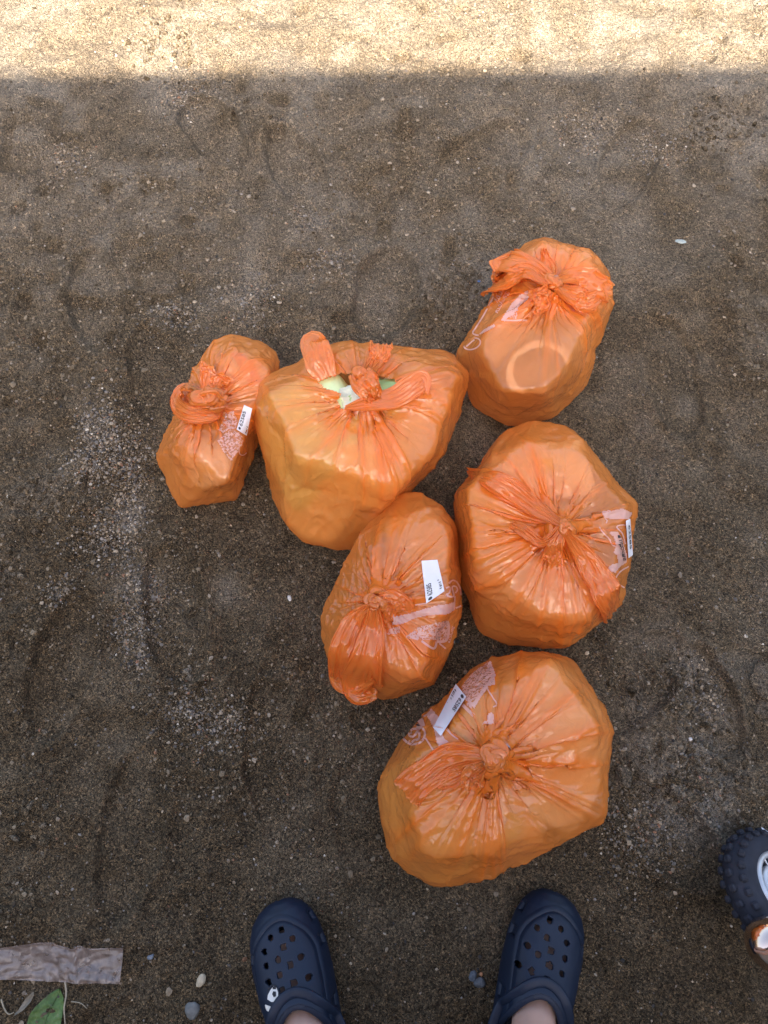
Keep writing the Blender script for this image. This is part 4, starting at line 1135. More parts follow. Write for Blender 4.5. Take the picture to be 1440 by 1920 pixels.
CL = 0.285
def prof(y, tab):
    return np.interp(y, [a for a, _ in tab], [b for _, b in tab])
OUTER = [(0,.0),(.003,.017),(.010,.031),(.022,.043),(.040,.051),(.065,.0555),(.10,.0565),(.14,.053),(.18,.049),(.22,.0455),(.25,.042),(.268,.034),(.279,.020),(.285,0)]
INNER = [(0,.0),(.003,.017),(.010,.028),(.022,.037),(.040,.043),(.065,.0465),(.10,.0465),(.14,.043),(.18,.0395),(.22,.039),(.25,.038),(.268,.032),(.279,.019),(.285,0)]
TOP = [(0,.026),(.004,.034),(.012,.042),(.03,.052),(.06,.061),(.09,.072),(.12,.087),(.15,.093),(.19,.090),(.23,.078),(.26,.070),(.285,.055)]
OC, OA, OB = -0.190, 0.041, 0.072           # opening: centre y, half width, half length

def clog_z(x, y):
    """Height of the upper over the local plan; x towards the outer side."""
    d = -y
    w = np.where(x > 0, prof(d, OUTER), prof(d, INNER)) + 1e-6
    t = np.clip(np.abs(x) / w, 0, 1)
    h = prof(d, TOP)
    return 0.020 + (h - 0.020) * np.maximum(1 - t ** 2.7, 0) ** 0.55

def make_clog(side, toe_px, heel_px, holes, person):
    toe = on_ground(*toe_px); heel = on_ground(*heel_px)
    toe = at(toe_px[0], toe_px[1], 0.028)
    ydir = unit(np.array([toe[0] - heel[0], toe[1] - heel[1], 0.0])); xdir = np.array([ydir[1], -ydir[0], 0.0]) * side
    z0 = 0.5 * (gz(toe[0], toe[1]) + gz(*(toe - ydir * 0.2)[:2])) + 0.001
    org = np.array([toe[0], toe[1], z0])
    def world(P):
        P = np.asarray(P, float)
        return org + P[..., 0:1] * xdir + P[..., 1:2] * ydir + P[..., 2:3] * np.array([0, 0, 1.0])
    nu, nv = 240, 180
    uu = np.linspace(0, 1, nu); d = CL * (0.5 - 0.5 * np.cos(np.pi * uu)) * 0.35 + CL * uu * 0.65
    d[0] = 0.0006; d[-1] = CL - 0.0006
    a = np.linspace(0, math.pi, nv)
    A_, D_ = np.meshgrid(a, d)
    ca, sa = np.cos(A_), np.sin(A_)
    w = np.where(ca > 0, prof(D_, OUTER), prof(D_, INNER))
    xs = w * np.sign(ca) * np.abs(ca) ** 0.72
    ys = -D_
    zs = clog_z(xs, ys)
    # the raised panel with its groove, and the pockets along the side band
    cx0 = 0.004
    pm = np.sqrt(((xs - cx0) / (0.80 * w + 1e-6)) ** 2 * 1.0 + np.clip((0.068 - D_) / 0.044, 0, None) ** 2)
    zs = zs + 0.0026 * sstep(1.03, 0.97, pm) - 0.0016 * np.exp(-((pm - 1.07) / 0.03) ** 2) + 0.0012 * np.exp(-((pm - 1.17) / 0.05) ** 2)
    tt = np.abs(xs) / (w + 1e-6)
    for (dc, sgn, hw) in [(.030,-1,.009),(.062,-1,.010),(.098,1,.012),(.060,1,.010),(.135,1,.012),(.14,-1,.012),(.170,1,.010)]:
        k_ = sstep(1.0, 0.7, np.abs(D_ - dc) / hw) * sstep(0.86, 0.90, tt) * sstep(1.0, 0.985, tt) * (np.sign(xs) == sgn)
        xs = xs - np.sign(xs) * 0.0045 * k_; zs = zs - 0.0035 * k_
    P = np.stack([xs, ys, zs], -1)
    hl = []
    for (px, py) in holes:
        q = at(px, py, z0 + 0.066)
        for _ in range(3):
            l = q - org; lx, ly = l @ xdir, l @ ydir
            q = at(px, py, z0 + float(clog_z(np.array([lx]), np.array([ly]))[0]) + 0.002)
        l = q - org; hl.append((l @ xdir, l @ ydir))
    dead = ((P[..., 0] - 0.003) / OA) ** 2 + ((P[..., 1] - OC) / OB) ** 2 < 1
    HR = 0.0037
    for hx, hy in hl:
        dx, dy = P[..., 0] - hx, P[..., 1] - hy; r = np.hypot(dx, dy)
        dead |= r < HR - 0.0001
        near_ = (r >= HR - 0.0001) & (r < HR + 0.0010)
        P[..., 0] = np.where(near_, hx + dx / np.maximum(r, 1e-6) * HR, P[..., 0]); P[..., 1] = np.where(near_, hy + dy / np.maximum(r, 1e-6) * HR, P[..., 1])
    fs = grid_faces(nu, nv)
    df = dead.reshape(-1)
    fs = fs[~df[fs].any(1)]
    Wd = world(P).reshape(-1, 3)
    # underside rim of the upper drops straight to the sole
    root = empty('clog', org, None, None)
    root.parent = person; root.location = org - np.array(person.location)
    used = np.unique(fs); remap = -np.ones(len(Wd), int); remap[used] = np.arange(len(used))
    fl = remap[fs]
    if side > 0: fl = fl[:, ::-1]
    up = mesh_obj('upper', Wd[used], fl, M['clog'], root)
    so = up.modifiers.new('wall', 'SOLIDIFY'); so.thickness = 0.0042; so.offset = -1 if side > 0 else -1
    # sole: a slab following the plan outline
    dd = CL * (0.5 - 0.5 * np.cos(np.linspace(0, np.pi, 60)))
    outl = [(prof(x, OUTER), -x) for x in dd] + [(-prof(x, INNER), -x) for x in dd[::-1][1:-1]]
    n = len(outl); V, F = [], []
    for z, k_ in ((0.0, 0.93), (0.004, 0.985), (0.012, 1.0), (0.021, 0.995)):
        V += [(x * k_, (y + CL / 2) * k_ - CL / 2, z) for x, y in outl]
    for r in range(3):
        F += [(r * n + i, r * n + (i + 1) % n, (r + 1) * n + (i + 1) % n, (r + 1) * n + i) for i in range(n)]
    F += [tuple(range(n))[::-1], tuple(range(3 * n, 4 * n))]
    mesh_obj('sole', world(np.array(V)), F, M['clog'], root, smooth=False)
    # rolled rim of the opening, and the strap swung forward over the instep
    def tube(name, path, rx, rz, mat, closed=False, m_=14):
        C = np.asarray(path); nn = len(C)
        T = unit(np.gradient(C, axis=0)) if not closed else unit(np.roll(C, -1, 0) - np.roll(C, 1, 0))
        S = unit(np.cross(T, np.array([0, 0, 1.0]))); U = np.cross(S, T)
        an = np.linspace(0, 2 * math.pi, m_, endpoint=False)
        V = C[:, None] + S[:, None] * (rx * np.sign(np.cos(an)) * np.abs(np.cos(an)) ** .7)[None, :, None] + U[:, None] * (rz * np.sign(np.sin(an)) * np.abs(np.sin(an)) ** .7)[None, :, None]
        return mesh_obj(name, V.reshape(-1, 3), grid_faces(nn, m_, closed, True), M[mat], root)
    an = np.linspace(0, 2 * math.pi, 72, endpoint=False)
    ex, ey = 0.003 + OA * 1.0 * np.cos(an), OC + OB * 1.0 * np.sin(an)
    tube('rim', world(np.stack([ex, ey, clog_z(ex, ey) + 0.001], -1)), 0.0048, 0.0045, 'clog', True)
    an = np.linspace(R(-8), R(188), 60)
    ex, ey = 0.003 + OA * 1.22 * np.cos(an), OC + 0.004 + (OB + 0.012) * np.sin(an)
    lift = 0.004 + 0.005 * np.sin(np.clip(an, 0, math.pi))
    tube('strap', world(np.stack([ex, ey, np.maximum(clog_z(ex * 0.92, ey), 0.050) + lift], -1)), 0.0068, 0.0034, 'clog')
    for sx in (-1, 1):
        q = world(np.array([[sx * (OA * 1.22) + 0.003, OC - 0.004, 0.058]]))[0]
        v, f = lathe([(0.0004, .003), (.006, .003), (.0075, .001), (.0075, -.003)], 20)
        v = np.asarray(v); v = np.stack([v[:, 2] * sx, v[:, 1], v[:, 0] * 1.0], -1)
        v = np.stack([v[:, 0], v[:, 1], v[:, 2]], -1)
        an2 = v.copy()
        W = q + an2[:, 0:1] * xdir + an2[:, 1:2] * ydir + an2[:, 2:3] * np.array([0, 0, 1.0])
        mesh_obj('rivet', W, f, M['clog'], root)
    insole = [(x * 0.93, (y + CL / 2) * 0.95 - CL / 2, 0.0225) for x, y in outl]
    mesh_obj('insole', world(np.array(insole)), [tuple(range(n))], M['clog_in'], root, smooth=False)
    return root, world, org, xdir, ydir

person = empty('person', (0.0, -0.43, 0.0), 'person standing at the bottom edge in navy clogs with bare ankles', 'person')
HL = [(529,1744),(509,1758),(549,1760),(532,1776),(499,1784),(564,1795),(523,1800),(546,1809),(502,1811),(526,1828),(578,1833),(507,1841),(553,1843),(531,1857)]
HRR = [(1029,1726),(1007,1740),(1050,1742),(1024,1758),(990,1773),(1060,1768),(1032,1783),(1008,1790),(1057,1797),(974,1809),(1030,1811),(997,1822),(1051,1826),(1023,1838),(1041,1857)]
clogL, worldL, orgL, xL, yL = make_clog(-1, (524,1693), (592,1945), HL, person)
clogR, worldR, orgR, xR, yR = make_clog(1, (1039,1676), (970,1930), HRR, person)

# black and white badge pushed into a hole near the collar of one clog
def badge():
    def slab(poly, z0, z1, name, mat, par):
        P = []
        for (px, py) in poly:
            q = at(px, py, orgL[2] + 0.055)
            for _ in range(3):
                l = q - orgL; lx, ly = l @ xL, l @ yL
                q = at(px, py, orgL[2] + float(clog_z(np.array([lx]), np.array([ly]))[0]) + 0.0065)
            P.append(q)
        P = np.array(P); A = np.c_[np.ones(len(P)), P[:, :2]]
        n = len(P)
        V = np.concatenate([P + [0, 0, z0], P + [0, 0, z1]])
        F = [tuple(range(n, 2 * n))[::-1], tuple(range(n))] + [(i, (i + 1) % n, n + (i + 1) % n, n + i) for i in range(n)]
        return V, F, mat
    parts = [slab([(511,1845),(518,1847),(523,1858),(527,1870),(528,1882),(523,1900),(514,1907),(502,1904),(495,1893),(493,1880),(498,1866),(503,1854)], 0.000, 0.0022, 'b', 0, None),
             slab([(513,1848),(519,1851),(522,1860),(522,1868),(518,1877),(509,1877),(502,1872),(503,1864),(507,1856)], 0.0021, 0.0036, 'w', 1, None),
             slab([(498,1882),(508,1886),(518,1887),(515,1903),(510,1902),(505,1896),(499,1892),(496,1887)], 0.0021, 0.0036, 'w', 1, None),
             slab([(513,1857),(518,1858),(518,1866),(514,1868),(511,1862)], 0.0034, 0.0044, 'e', 0, None),
             slab([(512,1848),(518,1849),(518,1853),(512,1853)], 0.0034, 0.0044, 'e', 0, None)]
    V, F, mi = [], [], []
    for v, f, m_ in parts:
        b0 = sum(len(x) for x in V); V.append(v); F += [tuple(i + b0 for i in q) for q in f]; mi += [m_] * len(f)
    o = mesh_obj('badge', np.concatenate(V), F, [M['black_rubber'], M['white_rubber']], None, smooth=False)
    o.data.polygons.foreach_set('material_index', mi)
    o.parent = clogL; o.location = -np.array(clogL.location) - np.array(person.location)
    o['label'] = 'small black and white panda shaped badge'
badge()

def skin_mesh(name, nodes, edges, mat, parent, root_i=0, sub=2):
    me = bpy.data.meshes.new(name)
    off = np.zeros(3); p = parent
    while p is not None: off += np.array(p.location); p = p.parent
    me.from_pydata([tuple(np.array(q[0]) - off) for q in nodes], edges, [])
    me.materials.append(M[mat])
    o = bpy.data.objects.new(name, me); COL.objects.link(o); o.parent = parent
    sk = o.modifiers.new('skin', 'SKIN'); sk.use_smooth_shade = True
    if not me.skin_vertices: 
        bpy.context.view_layer.objects.active = o
    for i, q in enumerate(nodes):
        r = q[1]
        me.skin_vertices[0].data[i].radius = (r, r) if not isinstance(r, tuple) else r
    me.skin_vertices[0].data[root_i].use_root = True
    ss = o.modifiers.new('smooth', 'SUBSURF'); ss.levels = sub; ss.render_levels = sub
    return o

def local(w, x, y, z): return tuple(w(np.array([x, y, z])))
nodes, edges = [], []
def chain(start, seq):
    prev = start
    for pos, r in seq:
        nodes.append((pos, r)); i = len(nodes) - 1
        if prev is not None: edges.append((prev, i))
        prev = i
    return prev
px_, py_ = 0.0, -0.475
pel = chain(None, [((px_, py_, 0.93), (0.15, 0.11))])
for w_, sx in ((worldL, -1), (worldR, 1)):
    ank = np.array(local(w_, 0.002, -0.196, 0.112))
    hip = (sx * 0.095, py_, 0.86); knee = (0.5 * ank[0] + 0.5 * sx * 0.10, py_ + 0.02, 0.50)
    mid = (0.65 * ank[0] + 0.35 * knee[0], py_ - 0.005, 0.33)
    chain(pel, [(hip, 0.088), ((sx * 0.105 + 0.2 * (knee[0] - sx * 0.105), py_ + 0.01, 0.68), 0.074), (knee, 0.056), (mid, 0.052),
                ((ank[0], ank[1] - 0.01, 0.19), 0.037), (tuple(ank), 0.035), (local(w_, 0.002, -0.160, 0.066), (0.034, 0.030)), (local(w_, 0.004, -0.115, 0.040), (0.016, 0.036)), (local(w_, 0.005, -0.065, 0.033), (0.008, 0.034)), (local(w_, 0.004, -0.032, 0.030), (0.006, 0.024))])
ch = chain(pel, [((px_, py_ - 0.01, 1.08), (0.135, 0.095)), ((px_, py_ - 0.02, 1.26), (0.155, 0.105)), ((px_, py_ - 0.02, 1.40), (0.10, 0.075))])
chain(ch, [((px_, py_ - 0.01, 1.49), 0.055), ((px_, py_ + 0.03, 1.60), (0.075, 0.09)), ((px_, py_ + 0.03, 1.68), (0.065, 0.08))])
for sx in (-1, 1):
    wr = chain(ch, [((sx * 0.17, py_ - 0.02, 1.40), 0.056), ((sx * 0.22, py_ - 0.02, 1.22), 0.045), ((sx * 0.21, py_ + 0.06, 1.09), 0.038), ((sx * 0.13, py_ + 0.22, 1.17), 0.030), ((sx * 0.095, py_ + 0.29, 1.21), (0.026, 0.02))])
    palm = chain(wr, [((sx * 0.080, py_ + 0.335, 1.235), (0.036, 0.014))])
    for k_, (dx, ln) in enumerate([(-.022,.9),(-.007,1.0),(.008,.95),(.023,.75)]):
        b0 = np.array([sx * 0.080 + dx, py_ + 0.365, 1.25 + 0.004 * k_])
        chain(palm, [(tuple(b0), 0.009), (tuple(b0 + np.array([-sx * 0.008, 0.030 * ln, 0.008])), 0.0085), (tuple(b0 + np.array([-sx * 0.024, 0.044 * ln, 0.006])), 0.0075)])
    chain(palm, [((sx * 0.045, py_ + 0.335, 1.252), 0.010), ((sx * 0.030, py_ + 0.352, 1.262), 0.009)])
skin_mesh('body', nodes, edges, 'skin', person, 0)
sn = [((px_, py_, 0.95), (0.165, 0.122))]; se = []
for sx in (-1, 1):
    i0 = len(sn); sn += [((sx * 0.10, py_, 0.86), 0.102), ((sx * 0.115, py_ + 0.01, 0.70), 0.092), ((sx * 0.12, py_ + 0.012, 0.60), 0.090)]
    se += [(0, i0), (i0, i0 + 1), (i0 + 1, i0 + 2)]
skin_mesh('shorts', sn, se, 'shorts', person)
sn = [((px_, py_ - 0.01, 1.00), (0.158, 0.118)), ((px_, py_ - 0.02, 1.26), (0.172, 0.120)), ((px_, py_ - 0.02, 1.42), (0.115, 0.086))]; se = [(0, 1), (1, 2)]
for sx in (-1, 1):
    i0 = len(sn); sn += [((sx * 0.175, py_ - 0.02, 1.40), 0.068), ((sx * 0.222, py_ - 0.02, 1.25), 0.060)]; se += [(2, i0), (i0, i0 + 1)]
skin_mesh('shirt', sn, se, 'shirt', person)
sn = [((px_, py_ + 0.015, 1.66), (0.080, 0.092)), ((px_, py_ + 0.01, 1.70), (0.070, 0.085))]
skin_mesh('hair', sn, [(0, 1)], 'hair', person)

# ------------------------------------------------------------------ knobbly wheel at the edge, with its bright rounded guard
M['tyre'] = plain_mat('dusty_black_tyre', (0.018, 0.021, 0.034), 0.75, 0.35, 60, bump=0.3, bdist=0.001)
M['alloy'] = plain_mat('silver_alloy', (0.62, 0.63, 0.66), 0.35, 0.10, 40, metallic=0.6, bump=0.05)
M['chrome'] = plain_mat('copper_chrome', (0.78, 0.60, 0.50), 0.10, 0.08, 20, metallic=1.0, bump=0.03)
M['dark'] = plain_mat('dark_plastic', (0.015, 0.015, 0.02), 0.6, 0.1, 40)
wc = at(1452, 1672, 0.070)
wheel = empty('small_vehicle', (wc[0], wc[1], 0.0), 'small vehicle with knobbly black tyre, silver rim and rounded coppery guard at the right edge', 'vehicle')
wn_ = unit(np.array([0.42, 0.40, 0.82])); we1 = unit(np.cross([0, 1, 0], wn_)); we2 = np.cross(wn_, we1)
WM = np.stack([we1, we2, wn_], 1)
def wv(v): return np.asarray(v, float) @ WM.T + wc
RM, rm = 0.058, 0.0225
a = np.linspace(0, 2 * math.pi, 96, endpoint=False)[:, None]; b = np.linspace(0, 2 * math.pi, 28, endpoint=False)[None, :]
rr = RM + rm * np.cos(b) * 1.0; zz = rm * 1.05 * np.sin(b) + 0 * a
tv = np.stack([rr * np.cos(a), rr * np.sin(a), zz], -1).reshape(-1, 3)
tyre = mesh_obj('tyre', wv(tv), grid_faces(96, 28, True, True)[:, ::-1], M['tyre'], wheel)
bb = bmesh.new(); bmesh.ops.create_cube(bb, size=1.0); bmesh.ops.scale(bb, vec=(0.008, 0.010, 0.010), verts=bb.verts)
bmesh.ops.bevel(bb, geom=list(bb.edges), offset=0.0022, segments=1, affect='EDGES')
bm_ = bpy.data.meshes.new('tread_block'); bb.to_mesh(bm_); bb.free(); bm_.materials.append(M['tyre'])
bm_.polygons.foreach_set('use_smooth', [False] * len(bm_.polygons))
for row, be in enumerate((R(52), R(10), R(-35))):
    for i in range(26):
        aa = 2 * math.pi * (i + 0.5 * (row % 2)) / 26
        o = bpy.data.objects.new('tread_block', bm_); COL.objects.link(o); o.parent = tyre
        er = np.array([math.cos(aa), math.sin(aa), 0]); et = np.array([-math.sin(aa), math.cos(aa), 0]); ez = np.array([0, 0, 1.0])
        nrm = er * math.cos(be) + ez * math.sin(be); tz = np.cross(nrm, et)
        pos = er * RM + nrm * (rm + 0.0022)
        Rm = (WM @ np.stack([nrm, et, tz], 1))
        mw = Matrix([[*Rm[0], 0], [*Rm[1], 0], [*Rm[2], 0], [0, 0, 0, 1]])
        mw.translation = Vector(WM @ pos + wc - np.array([wc[0], wc[1], 0.0]))
        o.matrix_local = mw
v, f = lathe([(.0495,.015),(.048,.0225),(.0445,.025),(.041,.0225),(.0395,.008)], 64); mesh_obj('rim', wv(v), [q[::-1] for q in f], M['alloy'], wheel)
v, f = lathe([(.041,.012),(.034,.006),(.0005,.004)], 48); mesh_obj('rim_well', wv(v), [q[::-1] for q in f], M['dark'], wheel)
v, f = lathe([(.033,.006),(.0325,.015),(.029,.018),(.019,.013),(.012,.014),(.010,.020),(.004,.022),(.0005,.022)], 48); mesh_obj('hub', wv(v), [q[::-1] for q in f], M['alloy'], wheel)
for i in range(8):
    aa = 2 * math.pi * i / 8 + 0.2
    bv, bf = rbox(0.012, 0.0022, 0.0022, 0.0006, nseg=1)
    c, s = math.cos(aa), math.sin(aa)
    bv = bv + [0.0365, 0, 0.014]
    bv = np.stack([bv[:, 0] * c - bv[:, 1] * s, bv[:, 0] * s + bv[:, 1] * c, bv[:, 2]], -1)
    mesh_obj('spoke', wv(bv), bf, M['alloy'], wheel, smooth=False)
# the guard: a blunt rounded bright tube coming in from the right
g0 = at(1399, 1742, 0.150); g1 = at(1560, 1835, 0.165)
gd = unit(g1 - g0); gs = unit(np.cross(gd, [0, 0, 1])); gu = np.cross(gs, gd)
pr = [(0.0, .0006), (.002, .010), (.006, .018), (.013, .0255), (.022, .0300), (.034, .0320), (.060, .0330), (.100, .0335), (.16, .0340), (.161, .030)]
an = np.linspace(0, 2 * math.pi, 48, endpoint=False)
V = np.array([[g0 + gd * x + gs * (r * math.cos(t)) + gu * (r * math.sin(t)) for t in an] for x, r in pr]).reshape(-1, 3)
mesh_obj('guard', V, grid_faces(len(pr), 48, wrap_v=True), M['chrome'], wheel)

# ------------------------------------------------------------------ litter, leaf and single stones
def litter_mat():
    m, nt_, out = new_mat('clear_brown_wrapping_film'); k = NT(nt_)
    co = k.coord()
    h = k.noise(co, 45, 5, 0.6, 1.5)
    nrm = k.bump(h.outputs[0], 0.6, 0.006)
    d = k.n('ShaderNodeBsdfDiffuse'); k.l(k.ramp(h.outputs[0], [(0.35, (0.30, 0.22, 0.19)), (0.65, (0.60, 0.49, 0.45))]), d.inputs[0]); k.l(nrm, d.inputs['Normal'])
    t = k.n('ShaderNodeBsdfTransparent'); t.inputs[0].default_value = (0.95, 0.82, 0.76, 1)
    mx = k.n('ShaderNodeMixShader'); mx.inputs[0].default_value = 0.66; k.l(d.outputs[0], mx.inputs[1]); k.l(t.outputs[0], mx.inputs[2])
    g = k.n('ShaderNodeBsdfGlossy'); g.inputs['Roughness'].default_value = 0.28; k.l(nrm, g.inputs['Normal'])
    m2 = k.n('ShaderNodeMixShader'); m2.inputs[0].default_value = 0.10; k.l(mx.outputs[0], m2.inputs[1]); k.l(g.outputs[0], m2.inputs[2])
    k.l(m2.outputs[0], out.inputs[0])
    return m
M['litter'] = litter_mat()
top = [(-40,1772),(0,1775),(50,1768),(95,1763),(115,1769),(140,1776),(152,1770),(180,1775),(235,1774)]
bot = [(-40,1832),(0,1834),(50,1836),(95,1838),(115,1839),(140,1841),(152,1842),(180,1842),(228,1843)]
nu, nv = 120, 30
tp = catmull(np.array(top, float), nu); bp = catmull(np.array(bot, float), nu)
V, V2 = [], []
for i in range(nu):
    for j in range(nv):
        q = tp[i] * (1 - j / (nv - 1)) + bp[i] * (j / (nv - 1))
        p = on_ground(q[0], q[1])
        z = 0.004 + 0.0035 * abs(float(vnoise(np.array(i * 0.11), np.array(j * 0.16), 91))) + 0.004 * abs(float(vnoise(np.array(i * 0.05 + 4), np.array(j * 0.05), 92))) + (0.003 if j < 2 else 0)
        V.append(p + [0, 0, z])
strip = mesh_obj('plastic_strip', V, grid_faces(nu, nv)[:, ::-1], M['litter'], None, origin=V[0])
tag(strip, 'crumpled clear brown plastic strip lying flat near the left edge', 'litter')

def leaf_mat():
    m, nt_, out = new_mat('torn_green_leaf'); k = NT(nt_)
    co = k.coord(); n = k.noise(co, 90, 6, 0.7)
    p = k.n('ShaderNodeBsdfPrincipled')
    k.l(k.ramp(n.outputs[0], [(0.30, (0.09, 0.075, 0.05)), (0.42, (0.065, 0.12, 0.03)), (0.60, (0.10, 0.18, 0.045)), (0.74, (0.24, 0.25, 0.15))]), p.inputs['Base Color'])
    p.inputs['Roughness'].default_value = 0.6
    k.l(k.bump(k.vor(co, 160).outputs['Distance'], 0.5, 0.002), p.inputs['Normal'])
    k.l(p.outputs[0], out.inputs[0]); return m
M['leaf'] = leaf_mat(); M['dry'] = plain_mat('dry_grey_leaf', (0.26, 0.23, 0.18), 0.8, 0.3, 60); M['straw'] = plain_mat('straw', (0.34, 0.29, 0.21), 0.8, 0.2, 90)
def sheet(name, tp, bp, mat, lift, label, cat, nu=40, nv=18, amp=0.003, seed=1, vein=None):
    tp = catmull(np.array(tp, float), nu); bp = catmull(np.array(bp, float), nu); V = []
    for i in range(nu):
        for j in range(nv):
            v = j / (nv - 1); q = tp[i] * (1 - v) + bp[i] * v
            p = on_ground(q[0], q[1])
            V.append(p + [0, 0, lift + amp * (1.2 * abs(v - 0.5) + float(vnoise(np.array(i * 0.2), np.array(j * 0.25), seed)))])
    t = empty(name, V[0], label, cat)
    mesh_obj('blade', V, grid_faces(nu, nv), M[mat], t)
    mid = [V[i * nv + nv // 2] + np.array([0, 0, 0.0008]) for i in range(nu)]
    rod('midrib', mid, 0.0008, vein or mat, t)
    return t
def rod(name, path, r, mat, parent=None, m_=8, taper=True):
    C = np.asarray(path, float); T = unit(np.gradient(C, axis=0)); S = unit(np.cross(T, [0.1, 0.05, 1.0])); U = np.cross(S, T)
    an = np.linspace(0, 2 * math.pi, m_, endpoint=False)
    rad = r * (np.linspace(1, 0.4, len(C)) if taper else np.ones(len(C)))
    V = C[:, None] + rad[:, None, None] * (S[:, None] * np.cos(an)[None, :, None] + U[:, None] * np.sin(an)[None, :, None])
    return mesh_obj(name, V.reshape(-1, 3), grid_faces(len(C), m_, wrap_v=True), M[mat], parent, origin=None if parent else C[0])
sheet('green_leaf', [(112,1852),(95,1862),(75,1880),(60,1898),(50,1925),(40,1960)], [(114,1855),(121,1868),(120,1888),(118,1910),(112,1935),(95,1962)], 'leaf', 0.0015, 'torn green leaf lying in the bottom left corner', 'leaf')
sheet('dry_leaf', [(64,1858),(50,1872),(40,1888),(30,1898)], [(66,1864),(58,1880),(45,1893),(30,1902)], 'dry', 0.004, 'curled grey dry leaf beside the green leaf', 'leaf', 24, 8, 0.004, 5)
o = rod('straw', catmull([on_ground(*q, 0.003) for q in [(123,1836),(126,1862),(122,1890),(124,1930),(120,1960)]], 24), 0.0016, 'straw'); tag(o, 'thin pale straw standing out beside the green leaf', 'straw')
o = rod('curled_straw', catmull([on_ground(*q, 0.003) for q in [(4,1872),(10,1890),(18,1900),(28,1897)]], 18), 0.0014, 'straw'); tag(o, 'short curled dry stem in the lower left corner', 'stem')
o = rod('twig', catmull([on_ground(*q, 0.002) for q in [(135,1877),(152,1880),(164,1890)]], 14), 0.0009, 'straw'); tag(o, 'tiny bent twig right of the pale straw', 'twig')

SV, SF = ico(3)
def pebble(name, px, py, rx, ry, rz, col, label, cat, seed, rot=0.0, rough=0.6, sink=0.35, angular=0.0):
    v = SV.copy()
    nz_ = 0.16 * vnoise(v[:, 0] * 1.6 + seed, v[:, 1] * 1.6 + v[:, 2] * 1.3, seed) + 0.06 * vnoise(v[:, 0] * 5 + seed, v[:, 1] * 5 + v[:, 2] * 4, seed + 1) + (0.10 * vnoise(v[:, 0] * 9 + seed, v[:, 1] * 9 + v[:, 2] * 8, seed + 2) if rough > 0.9 else 0)
    v = v * (1 + nz_)[:, None]
    if angular:
        rng = np.random.default_rng(seed)
        for _ in range(9):
            n = unit(rng.normal(size=3)); dcut = rng.uniform(0.55, 0.8); ex = v @ n - dcut
            v = v - np.maximum(ex, 0)[:, None] * n * angular
    c, s = math.cos(rot), math.sin(rot)
    v = v * [rx, ry, rz]
    v = np.stack([v[:, 0] * c - v[:, 1] * s, v[:, 0] * s + v[:, 1] * c, v[:, 2]], -1)
    p = on_ground(px, py)
    o = mesh_obj(name, v + p + [0, 0, rz * (1 - 2 * sink)], SF, plain_mat(name + '_surface', col, rough, 0.22, 160, bump=0.3, bdist=0.0008), None, origin=p, smooth=not angular)
    if rough > 0.9:
        o.data.materials[0] = M['soil']
        dv = o.data.attributes.new('dust_and_sun', 'FLOAT', 'POINT'); dv.data.foreach_set('value', np.clip(0.55 + 0.3 * vnoise(v[:, 0] * 200, v[:, 1] * 200, seed), 0, 1).astype(np.float32))
    return tag(o, label, cat)
pebble('pebble', 362, 1893, .0098, .0110, .006, (.15,.155,.152), 'blue grey rounded pebble nearest the bottom edge, right of the leaf', 'pebble', 3, 0.2)
pebble('pebble', 377, 1838, .0062, .0090, .005, (.50,.42,.30), 'tan oval pebble above the blue grey one', 'pebble', 5, -0.3)
pebble('pebble', 899, 1843, .0090, .0080, .006, (.11,.12,.135), 'dark blue grey stone beside the right clog, bigger of a touching pair', 'pebble', 7, 0.3, angular=0.8)
pebble('pebble', 886, 1829, .0075, .0060, .005, (.12,.14,.17), 'dark stone chip touching a bigger stone beside the right clog', 'pebble', 9, 0.9, angular=0.8)
pebble('pebble', 902, 1826, .0028, .0028, .0024, (.42,.20,.10), 'tiny rust orange pebble among the dark stones by the right clog', 'pebble', 11)
pebble('glass_chip', 1276, 454, .0115, .0065, .003, (.36,.40,.37), 'pale grey green glass chip on bare soil right of the furthest bag', 'chip', 13, -0.2, 0.25, angular=0.9)
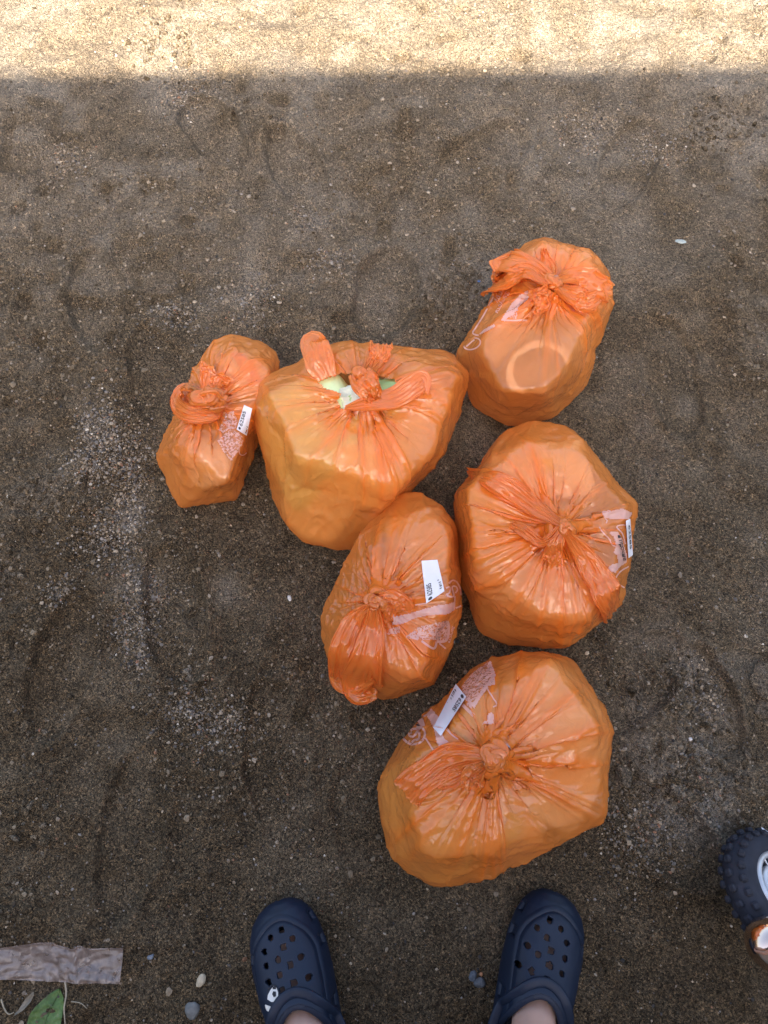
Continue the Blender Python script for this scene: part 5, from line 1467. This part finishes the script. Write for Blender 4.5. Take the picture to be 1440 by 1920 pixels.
pebble('pebble', 1398, 1193, .0034, .0032, .0028, (.60,.54,.44), 'small cream pebble near the right edge above the flat stones', 'pebble', 15)
pebble('pebble', 543, 1122, .0034, .0050, .003, (.62,.60,.56), 'small white pebble on the soil left of the crumpled bag', 'pebble', 17, 0.3)
pebble('pebble', 848, 1203, .0045, .0032, .003, (.30,.32,.28), 'small grey green pebble at the side of the crumpled bag', 'pebble', 19)
pebble('pebble', 1294, 1386, .0036, .0030, .0026, (.66,.62,.58), 'tiny white pebble in the pale clods right of the largest bag', 'pebble', 21)
pebble('pebble', 1310, 1459, .0036, .0036, .003, (.36,.16,.10), 'small red brown pebble in the pale clods right of the largest bag', 'pebble', 23)
pebble('plastic_chip', 283, 1793, .0060, .0040, .002, (.16,.19,.24), 'small bluish plastic chip right of the clear strip', 'chip', 25, 0.5, 0.3, angular=0.9)
pebble('plastic_chip', 898, 528, .0040, .0028, .0025, (.05,.12,.30), 'small blue plastic chip beside the bow of the furthest bag', 'chip', 27, 0.2, 0.4, angular=0.9)
pebble('flat_stone', 1440, 1284, .030, .034, .007, (.185,.160,.128), 'large pale flat stone at the right edge, upper of two', 'stone', 29, 0.2, 0.95, 0.42, angular=0.5)
pebble('flat_stone', 1442, 1330, .024, .020, .006, (.18,.155,.124), 'pale flat stone at the right edge, lower of two', 'stone', 31, -0.3, 0.95, 0.42, angular=0.5)
pebble('soil_lump', 1168, 1455, .015, .019, .008, (.15,.122,.094), 'dark crusty lump of soil against the right side of the largest bag', 'lump', 33, 0.4, 0.97, 0.4, angular=0.4)
pebble('soil_lump', 1222, 1600, .011, .009, .006, (.17,.142,.112), 'rounded soil lump left of the knobbly wheel', 'lump', 35, 0.1, 0.97, 0.4, angular=0.4)
sheet('paper_scrap', [(1424,1549),(1430,1553),(1440,1560),(1452,1558)], [(1430,1572),(1436,1574),(1444,1574),(1454,1572)], 'sticker', 0.004, 'crumpled white paper scrap at the right edge above the wheel', 'scrap', 16, 10, 0.008, 7)
